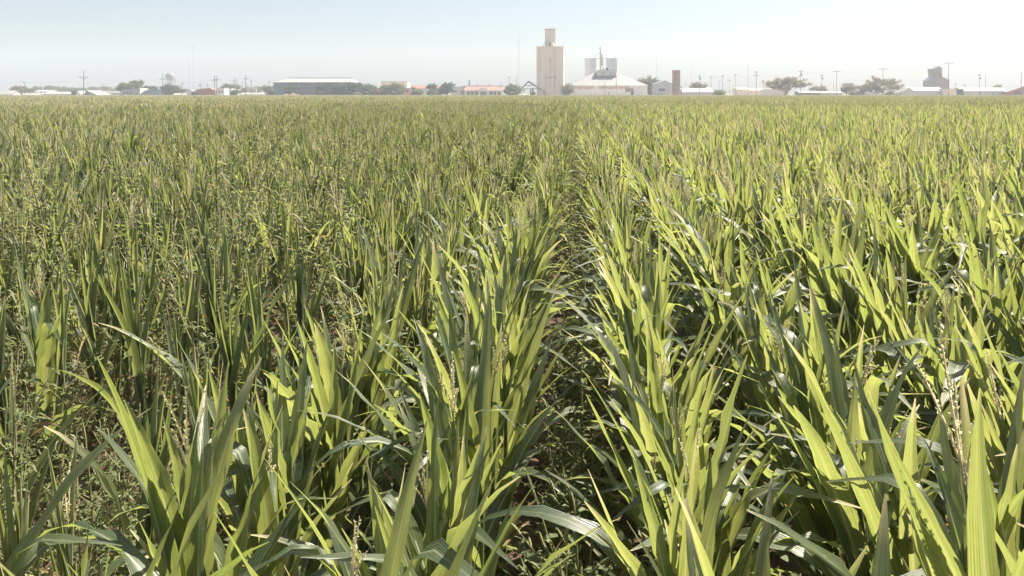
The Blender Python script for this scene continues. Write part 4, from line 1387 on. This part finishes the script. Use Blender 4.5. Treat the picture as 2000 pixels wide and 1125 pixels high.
# ------------------------------------------------------------------ utility poles
def pole(px, top, D, label, arms=(), r=.24, brace=False, can=False, mat='wood'):
    o = site('utility_pole', px, D, label, 'utility pole', 'utility poles')
    zt = zz(top, D)
    r *= .85 if px < 1300 else .68
    MB().tube((0, 0, 0), (0, 0, zt), r, r * .62, 8).build('shaft', mat, o)
    for (py, hw) in arms:
        z, w = zz(py, D), mx(hw, D)
        ar = MB().box(-w, w, -.14, .02, z - .11, z + .11).build('crossarm', mat, o)
        for k in (-1, -.55, .55, 1):
            MB().tube((w * k * .97, -.06, z + .1), (w * k * .97, -.06, z + .42), .11, .07).build('insulator', 'steel', ar)
        if brace:
            MB().tube((-w, -.1, z), (0, -.1, z - w * .52), .10).build('brace', mat, o)
            MB().tube((w, -.1, z), (0, -.1, z - w * .52), .10).build('brace', mat, o)
    if can:
        z = zz(can, D)
        MB().tube((.55, -.1, z - .6), (.55, -.1, z + .6), .38, sides=10).build('transformer', 'steel', o)
    return o
F = 446
pole(163.5, 138, F, 'tallest utility pole on the left, with braced crossarm', ((150.5, 9),), .30, True)
pole(47.5, 160, F, 'short pole with small crossarm near the far left shed', ((161, 3),), .17)
pole(80.5, 162, F, 'short bare pole beside the taller pale shed', (), .16)
pole(58.5, 170, F, 'stub pole between the two short far left poles', (), .14)
pole(201, 162, F, 'short bare pole right of the tallest left pole', (), .2)
pole(317.5, 144, F, 'tall pole standing before the water tower tree', ((154.5, 6),), .24)
pole(355.5, 160, F, 'pole with small crossarm right of the round-arched hut', ((164.5, 2.5),), .22)
pole(391, 161, 520, 'pole with two crossarms behind the red brick barn', ((166, 4), (168.5, 3)), .26)
pole(405.5, 162, 560, 'thin pole with crossarm just left of the paired poles', ((166.5, 3),), .2)
pole(419, 147.5, F, 'left one of the paired tall poles beside the brick barn', ((156.8, 6.5),), .30)
pole(423, 147.5, F + 4, 'right one of the paired tall poles by the white house', ((155.5, 6),), .26)
pole(458, 151, 560, 'pole with crossarms above the trees behind grey house', ((157, 4), (161, 5)), .26)
pole(463, 152, 580, 'thin pole just right of the crossarmed pole over the trees', (), .2)
pole(473.5, 158, 600, 'faint pole in the trees before the low white shed', ((161, 2.5),), .2)
pole(480, 147, F, 'tall pole with wide crossarm left of the warehouse', ((154, 5),), .25)
pole(490.5, 155, F, 'bare pole standing nearest the warehouse corner', (), .26)
pole(525.5, 157, 560, 'faint pole behind the round tree at the warehouse corner', ((161, 2),), .2)
pole(543.5, 153, 520, 'thin pole rising behind the warehouse roof end', (), .18)
pole(994.5, 150, 470, 'pole with short crossarm left of the tall radio mast', ((151, 2.5),), .2)
pole(1008.5, 148, 560, 'dark pole between the tree and the tall radio mast', (), .26)
pole(1203.5, 146, 470, 'pole standing right before the storage barn wall', ((149, 2),), .3, mat='steel')
pole(1331, 166, F, 'short stout dark pole at the rusty tower foot', (), .28)
pole(1366, 144.5, F, 'pole with transformer before the bright white-roofed shed', ((150, 3.5),), .24, can=154)
pole(1389, 149, 520, 'pale pole with crossarm at the end of the white-roofed shed', ((150.5, 3.5),), .22)
pole(1338, 157, 600, 'faint short pole above the bright white roof', (), .2)
pole(1405, 158, 600, 'faint far pole left of three evenly spaced poles', ((159.5, 2.5),), .2)
pole(1411.5, 147, F, 'first of three evenly spaced poles left of brown roofs', ((149, 3.5),), .2)
pole(1424.5, 155, 520, 'shorter middle pole between two tall evenly spaced poles', ((157, 4),), .2)
pole(1436, 145, F, 'tall pole nearest the brown-roofed houses', ((147, 3),), .22)
pole(1441, 163, 560, 'very short pole just right of the tall evenly spaced ones', (), .18)
pole(1477, 138.5, F, 'tall pole with doubled crossarms between brown-roofed houses', ((141, 2.5), (147.5, 5)), .27)
pole(1490.5, 156, 520, 'short pole at the left edge of the big spreading tree', ((158, 2),), .22)
pole(1563.5, 137, F, 'tall pole with doubled crossarms in the spreading tree edge', ((139.5, 4.5), (148.5, 3)), .26, can=145)
pole(1605, 146, 470, 'transformer pole over the low white roofs on the right', ((148, 2.5),), .22, can=153)
pole(1628, 160, 560, 'faint short pole left of a taller one on the right', (), .2)
pole(1634, 138, F, 'tall pole between the low white sheds on the right', ((140, 7),), .25)
pole(1724.5, 132, F, 'tall pole standing before the bare-limbed tree', ((135, 8),), .28)
pole(1761, 168, 500, 'short faint pole at the grey gabled shed end', (), .2)
pole(1852.5, 120, F, 'tallest right-hand pole beside the old wooden elevator', ((123.5, 10),), .30)
pole(1866.5, 163, 560, 'faint short pole right of the tallest right-hand pole', ((165, 2),), .2)
pole(1884.5, 163, 560, 'faint short crossarmed pole above the flat-fronted shed', ((167, 3),), .2)
pole(1912.8, 145, F, 'pole with transformer before the long right-hand shed', ((147, 2),), .24, can=153)
pole(1924.5, 144.5, F, 'bare thin pole right of the transformer pole', (), .2)
pole(1936, 165, 560, 'short faint pole left of the tree above the shed roof', (), .18)
pole(1994.5, 140, F, 'tall bare pole at the red barn, right edge', (), .26)

def wire(a, b, sag, label):
    """a, b: (px, py, D)"""
    pa, pb = at(a[0], a[2]), at(b[0], b[2])
    A = np.array((pa[0], pa[1], zz(a[1], a[2])))
    B = np.array((pb[0], pb[1], zz(b[1], b[2])))
    t = np.linspace(0, 1, 13)[:, None]
    pts_ = A * (1 - t) + B * t
    pts_[:, 2] -= (sag * 4 * t * (1 - t))[:, 0]
    v, f = tube_arr(pts_, np.full(13, .022), 4)
    o = link('overhead_wire', mk_mesh('overhead_wire', v, f, ['dark_steel']))
    tag(o, label, 'wire', 'overhead wires')
wire((-60, 156, F), (47.5, 160.8, F), 1.2, 'overhead wire sagging to the short pole near the far left shed')
wire((47.5, 160.8, F), (154.5, 150, F), 1.6, 'overhead wire from the short far left pole to the tallest left pole')
wire((172.5, 150, F), (311.5, 154, F), 2.2, 'overhead wire from the tallest left pole to the water tower pole')
wire((323, 154, F), (413, 156.5, F), 1.8, 'overhead wire from the water tower pole to the paired poles')
wire((429, 155, F), (475, 153.6, F), .9, 'overhead wire between the paired poles and the wide crossarm pole')
wire((485, 153.6, F), (543.5, 156, 520), 1.2, 'overhead wire running from the wide crossarm pole to the warehouse')
wire((1366, 149.5, F), (1411.5, 148.6, F), .8, 'overhead wire between transformer pole and first evenly spaced pole')
wire((1436, 146.6, F), (1477, 147, F), .8, 'overhead wire reaching the doubled crossarm pole by brown roofs')
wire((1481, 147, F), (1560, 139, F), 1.3, 'overhead wire passing above the big spreading tree')
wire((1567, 139, F), (1628, 139.6, F), 1.1, 'overhead wire between the two tall poles right of spreading tree')
wire((1640, 139.6, F), (1717, 134.6, F), 1.3, 'overhead wire leading to the bare-limbed tree pole')
wire((1732, 134.6, F), (1843, 123, F), 1.8, 'overhead wire leading to the tallest right-hand pole')
wire((1862, 123, F), (2090, 112, F - 20), 2.4, 'overhead wire leaving the tallest right-hand pole past the edge')

# ------------------------------------------------------------------ trees
def grow_tree(seed, h, spread, crown_base, density, leaf, openness, trunks=1):
    """unit: metres. limbs as tubes, leaves as small faces gathered round the twigs"""
    rs = random.Random(seed)
    tk = Geo()
    tips = []
    def limb(p, d, ln, r, lvl):
        m = 5
        pts_ = [np.array(p, float)]
        dd = np.array(d, float)
        for i in range(m - 1):
            dd = dd + np.array((rs.gauss(0, .16), rs.gauss(0, .16), rs.gauss(.03, .10)))
            dd /= np.linalg.norm(dd)
            pts_.append(pts_[-1] + dd * ln / (m - 1))
        v, f = tube_arr(pts_, np.linspace(r, r * .55, m), 6 if lvl < 2 else 4)
        tk.add(v, f)
        if lvl >= 3:
            tips.extend(pts_[1:])
            return
        if lvl >= 2:
            tips.extend(pts_[2:])
        n = rs.randint(4, 6) if lvl == 0 else rs.randint(3, 5)
        for i in range(n):
            az = i * 6.28 / n + rs.gauss(0, .4)
            up = rs.uniform(.15, 1.0) if lvl == 0 else rs.uniform(-.15, .8)
            e = dd * .45 + np.array((math.cos(az) * spread, math.sin(az) * spread, up))
            e /= np.linalg.norm(e)
            q = pts_[-1] if i < 2 else pts_[rs.randint(2, m - 1)]
            limb(q, e, ln * rs.uniform(.62, .92) * (1 if lvl else (1 - crown_base) / max(.25, crown_base) * .55), r * .52, lvl + 1)
    for k in range(trunks):
        d0 = np.array((rs.gauss(0, .12 if trunks == 1 else .35), rs.gauss(0, .12 if trunks == 1 else .35), 1))
        limb((rs.gauss(0, .1 * (trunks - 1)), rs.gauss(0, .1 * (trunks - 1)), 0), d0 / np.linalg.norm(d0), h * crown_base, h * .028, 0)
    T = np.array(tips)
    if openness:
        keep = vnoise(T[:, 0] + 50, T[:, 2] + T[:, 1] * .7, h * .14, seed) > openness
        T = T[keep] if keep.sum() > 20 else T
    n = density
    rs2 = np.random.RandomState(seed)
    c = T[rs2.randint(0, len(T), n)] + rs2.normal(0, h * .032, (n, 3))
    a = rs2.normal(0, 1, (n, 3)); a /= np.linalg.norm(a, axis=1, keepdims=True)
    b = np.cross(a, rs2.normal(0, 1, (n, 3))); b /= np.linalg.norm(b, axis=1, keepdims=True)
    s = leaf * rs2.uniform(.6, 1.3, (n, 1))
    v = np.stack([c - a * s, c + b * s * .5, c + a * s, c - b * s * .5], 1).reshape(-1, 3)
    f = np.arange(4 * n).reshape(-1, 4)
    # scale to height h
    sc = h / max(1e-6, v[:, 2].max())
    tv, tf, tuv, tmi = tk.arrays()
    wid = (np.percentile(v[:, 0], 99) - np.percentile(v[:, 0], 1)) * sc
    return tv * sc, tf, v * sc, f, h, wid
KINDS = {
    'round': [grow_tree(s_, 10, .95, .24, 4600, .32, .20) for s_ in (1, 2, 3)],
    'open': [grow_tree(s_, 10, 1.35, .26, 3400, .28, .40) for s_ in (11, 12, 13)],
    'dome': [grow_tree(s_, 10, 1.05, .20, 5200, .25, .38) for s_ in (31, 34, 37)],
    'bush': [grow_tree(s_, 8, .85, .13, 5200, .33, .10, 3) for s_ in (21, 22, 23)],
}
TREE_ME = {}
trs = random.Random(77)
def tree(kind, k, px0, px1, top, D, label, foliage='tree_leaf', name='tree', cat='tree', group='trees round the town'):
    tv, tf, lv, lf, h, wid = KINDS[kind][k]
    key = (kind, k, foliage)
    if key not in TREE_ME:
        TREE_ME[key] = (mk_mesh('trunk', tv, tf, ['bark']), mk_mesh('crown', lv, lf, [foliage], smooth=False))
    o = site(name, (px0 + px1) / 2, D, label, cat, group, 0)
    sx, sz = mx(px1 - px0, D) / wid, zz(top, D) / h
    o.scale = (sx, (sx + sz) / 2, sz)
    link('trunk', TREE_ME[key][0], o)
    c = link('crown', TREE_ME[key][1], o)
DK, DR = 'tree_leaf_dark', 'tree_leaf_dry'
T = [
    ('bush', 0, 20, 44, 165, 520, 'brownish tree behind the far left shed', DR), ('bush', 1, 36, 66, 170, 560, 'bushy tree left of the taller pale shed'),
    ('round', 0, 66, 82, 167, 640, 'small round tree behind the taller pale shed'), ('bush', 2, 84, 98, 164, 700, 'pointed tree behind the long low shed', DK),
    ('round', 1, 98, 130, 167, 660, 'wide tree left of the tallest left pole'), ('bush', 0, 126, 160, 169, 680, 'tree directly left of the tallest left pole'),
    ('bush', 1, 168, 196, 168, 700, 'tree directly right of the tallest left pole', DR), ('round', 2, 188, 212, 167, 720, 'tree behind the short bare pole'),
    ('bush', 2, 206, 236, 170, 690, 'low tree left of the white building with windows'),
    ('dome', 2, 230, 272, 154, 478, 'big open-crowned tree behind the white building with windows'), ('bush', 0, 273, 300, 165, 474, 'dark bush between white building and round-arched hut', DK),
    ('bush', 1, 314, 346, 163, 486, 'dark green tree at the foot of the water tower', DK), ('round', 0, 345, 376, 172, 640, 'low tree behind the pale gabled house'),
    ('round', 2, 376, 412, 171, 660, 'low tree behind the red brick barn'), ('bush', 2, 373, 385, 176, 456, 'small dark conifer between pale house and brick barn', DK),
    ('round', 1, 433, 466, 161.5, 500, 'tree behind the grey house right of paired poles'), ('bush', 2, 449, 462, 173, 458, 'small dark bush beside the grey house', DK),
    ('open', 1, 460, 490, 166, 540, 'loose tree above the low white shed', DR), ('open', 2, 484, 516, 166.5, 560, 'loose brownish tree behind the small white tank', DR),
    ('round', 0, 512, 536, 165, 520, 'pale round tree at the warehouse corner'), ('bush', 1, 522, 536, 175, 456, 'small dark bush touching the warehouse corner', DK),
    ('bush', 0, 557, 580, 163.5, 464, 'lone bush before the slate-grey warehouse wall', DK),
    ('bush', 1, 616, 650, 161, 460, 'dark bushy tree at the left of the warehouse clump', DK), ('bush', 2, 640, 676, 157, 463, 'tallest dark tree in the warehouse clump', DK), ('bush', 0, 666, 704, 158, 459, 'dark tree at the warehouse right corner', DK),
    ('bush', 1, 708, 732, 162, 462, 'green tree before the salmon wall, nearest the warehouse'), ('bush', 2, 728, 744, 169, 460, 'small tree before the salmon-walled building', DR), ('bush', 0, 740, 764, 163, 462, 'tree before the cream block left edge'), ('bush', 1, 756, 786, 160, 460, 'tallest tree before the cream block'),
    ('bush', 2, 800, 822, 172, 455, 'round bush left of the white box trailer'), ('round', 1, 802, 812, 168, 480, 'dark narrow tree behind the round trailer bush', DK), ('bush', 0, 832, 850, 160.5, 470, 'dark tree right of the white box trailer', DK), ('bush', 1, 834, 852, 172, 454, 'pale bush right of the white box trailer'),
    ('bush', 2, 848, 866, 167, 474, 'brownish tree left of the dark pointed tree', DR), ('bush', 0, 860, 884, 158, 468, 'dark pointed tree left of the grey house', DK), ('round', 2, 897, 912, 166, 520, 'low tree behind the grey house chimney end'),
    ('bush', 1, 984, 1014, 162, 470, 'green tree at the right end of the depot'), ('bush', 2, 1096, 1117, 161, 476, 'green tree between concrete elevator and barn'), ('bush', 0, 1104, 1118, 160, 490, 'darker tree against the barn left corner', DK),
    ('round', 0, 1246, 1266, 150, 520, 'pale tree peeping over the barn right slope', DR), ('bush', 1, 1252, 1286, 147, 500, 'round green tree right of the barn'),
    ('round', 1, 1346, 1375, 158.5, 500, 'brownish round tree behind the bright white roof', DR), ('bush', 2, 1390, 1412, 173, 480, 'low bush at the end of the bright white-roofed shed'),
    ('dome', 0, 1488, 1574, 148, 452, 'big spreading open tree right of the brown roofs', DR), ('bush', 0, 1583, 1600, 166, 520, 'small brownish tree beside the transformer pole', DR), ('bush', 1, 1596, 1613, 165, 530, 'small tree behind the transformer pole', DR),
    ('dome', 2, 1636, 1669, 160, 470, 'brownish tree right of the low white sheds', DR), ('bush', 2, 1660, 1684, 174, 500, 'low scrub between the two right-hand trees', DR), ('bush', 0, 1679, 1700, 162, 480, 'pointed tree left of the bare-limbed tree', DR),
    ('dome', 1, 1690, 1753, 146, 460, 'bare-limbed open tree crossed by a tall pole', DR), ('bush', 1, 1724, 1762, 175, 500, 'low scrub left of the long right-hand sheds', DR),
    ('round', 0, 1944, 1957, 163.5, 560, 'small tree tip over the long right-hand shed'),
]
for a in T:
    tree(*a[:7], **({'foliage': a[7]} if len(a) > 7 else {}))
# far woods that close the horizon
def far_wood():
    rs = np.random.RandomState(5)
    n = 26000
    px = rs.uniform(-120, 2120, n)
    Dd = rs.uniform(1150, 1500, n)
    hmax = 3 + 7.5 * vnoise(px, Dd * 0 + 3, 34.0, 4) * (.5 + .5 * vnoise(px, Dd * 0, 9.0, 6))
    z = hmax * rs.uniform(0, 1, n) ** .8
    l = (px - 1000) / F_PX * Dd
    c = np.stack([FWD[0] * Dd + RGT[0] * l, FWD[1] * Dd + RGT[1] * l, z], 1)
    a = rs.normal(0, 1, (n, 3)); a /= np.linalg.norm(a, axis=1, keepdims=True)
    b = np.cross(a, rs.normal(0, 1, (n, 3))); b /= np.linalg.norm(b, axis=1, keepdims=True)
    s = rs.uniform(.7, 1.5, (n, 1))
    v = np.stack([c - a * s, c + b * s * .7, c + a * s, c - b * s * .7], 1).reshape(-1, 3)
    return mk_mesh('distant_woods', v, np.arange(4 * n).reshape(-1, 4), ['tree_leaf'], smooth=False)
fw = link('distant_woods', far_wood())
fw['kind'] = 'stuff'
tag(fw, 'low line of distant woods along the horizon behind the town', 'woods')

# ------------------------------------------------------------------ the air between here and the town
HAZE_DENSITY = 0.0005
hb = MB().box(-1500, 1500, -60, 1700, -1.1, 95)
haze = hb.build('haze', 'dark', None)
haze.data.materials.clear()
hm = bpy.data.materials.new('pale_air')
hm.use_nodes = True
hn = hm.node_tree
hn.nodes.clear()
ho = hn.nodes.new('ShaderNodeOutputMaterial')
pv = hn.nodes.new('ShaderNodeVolumePrincipled')
pv.inputs['Color'].default_value = (.82, .90, 1, 1)
pv.inputs['Density'].default_value = HAZE_DENSITY
pv.inputs['Anisotropy'].default_value = 0.05
hn.links.new(pv.outputs[0], ho.inputs['Volume'])
haze.data.materials.append(hm)
haze['kind'] = 'stuff'
tag(haze, 'thin pale dusty haze over the field and town', 'haze')
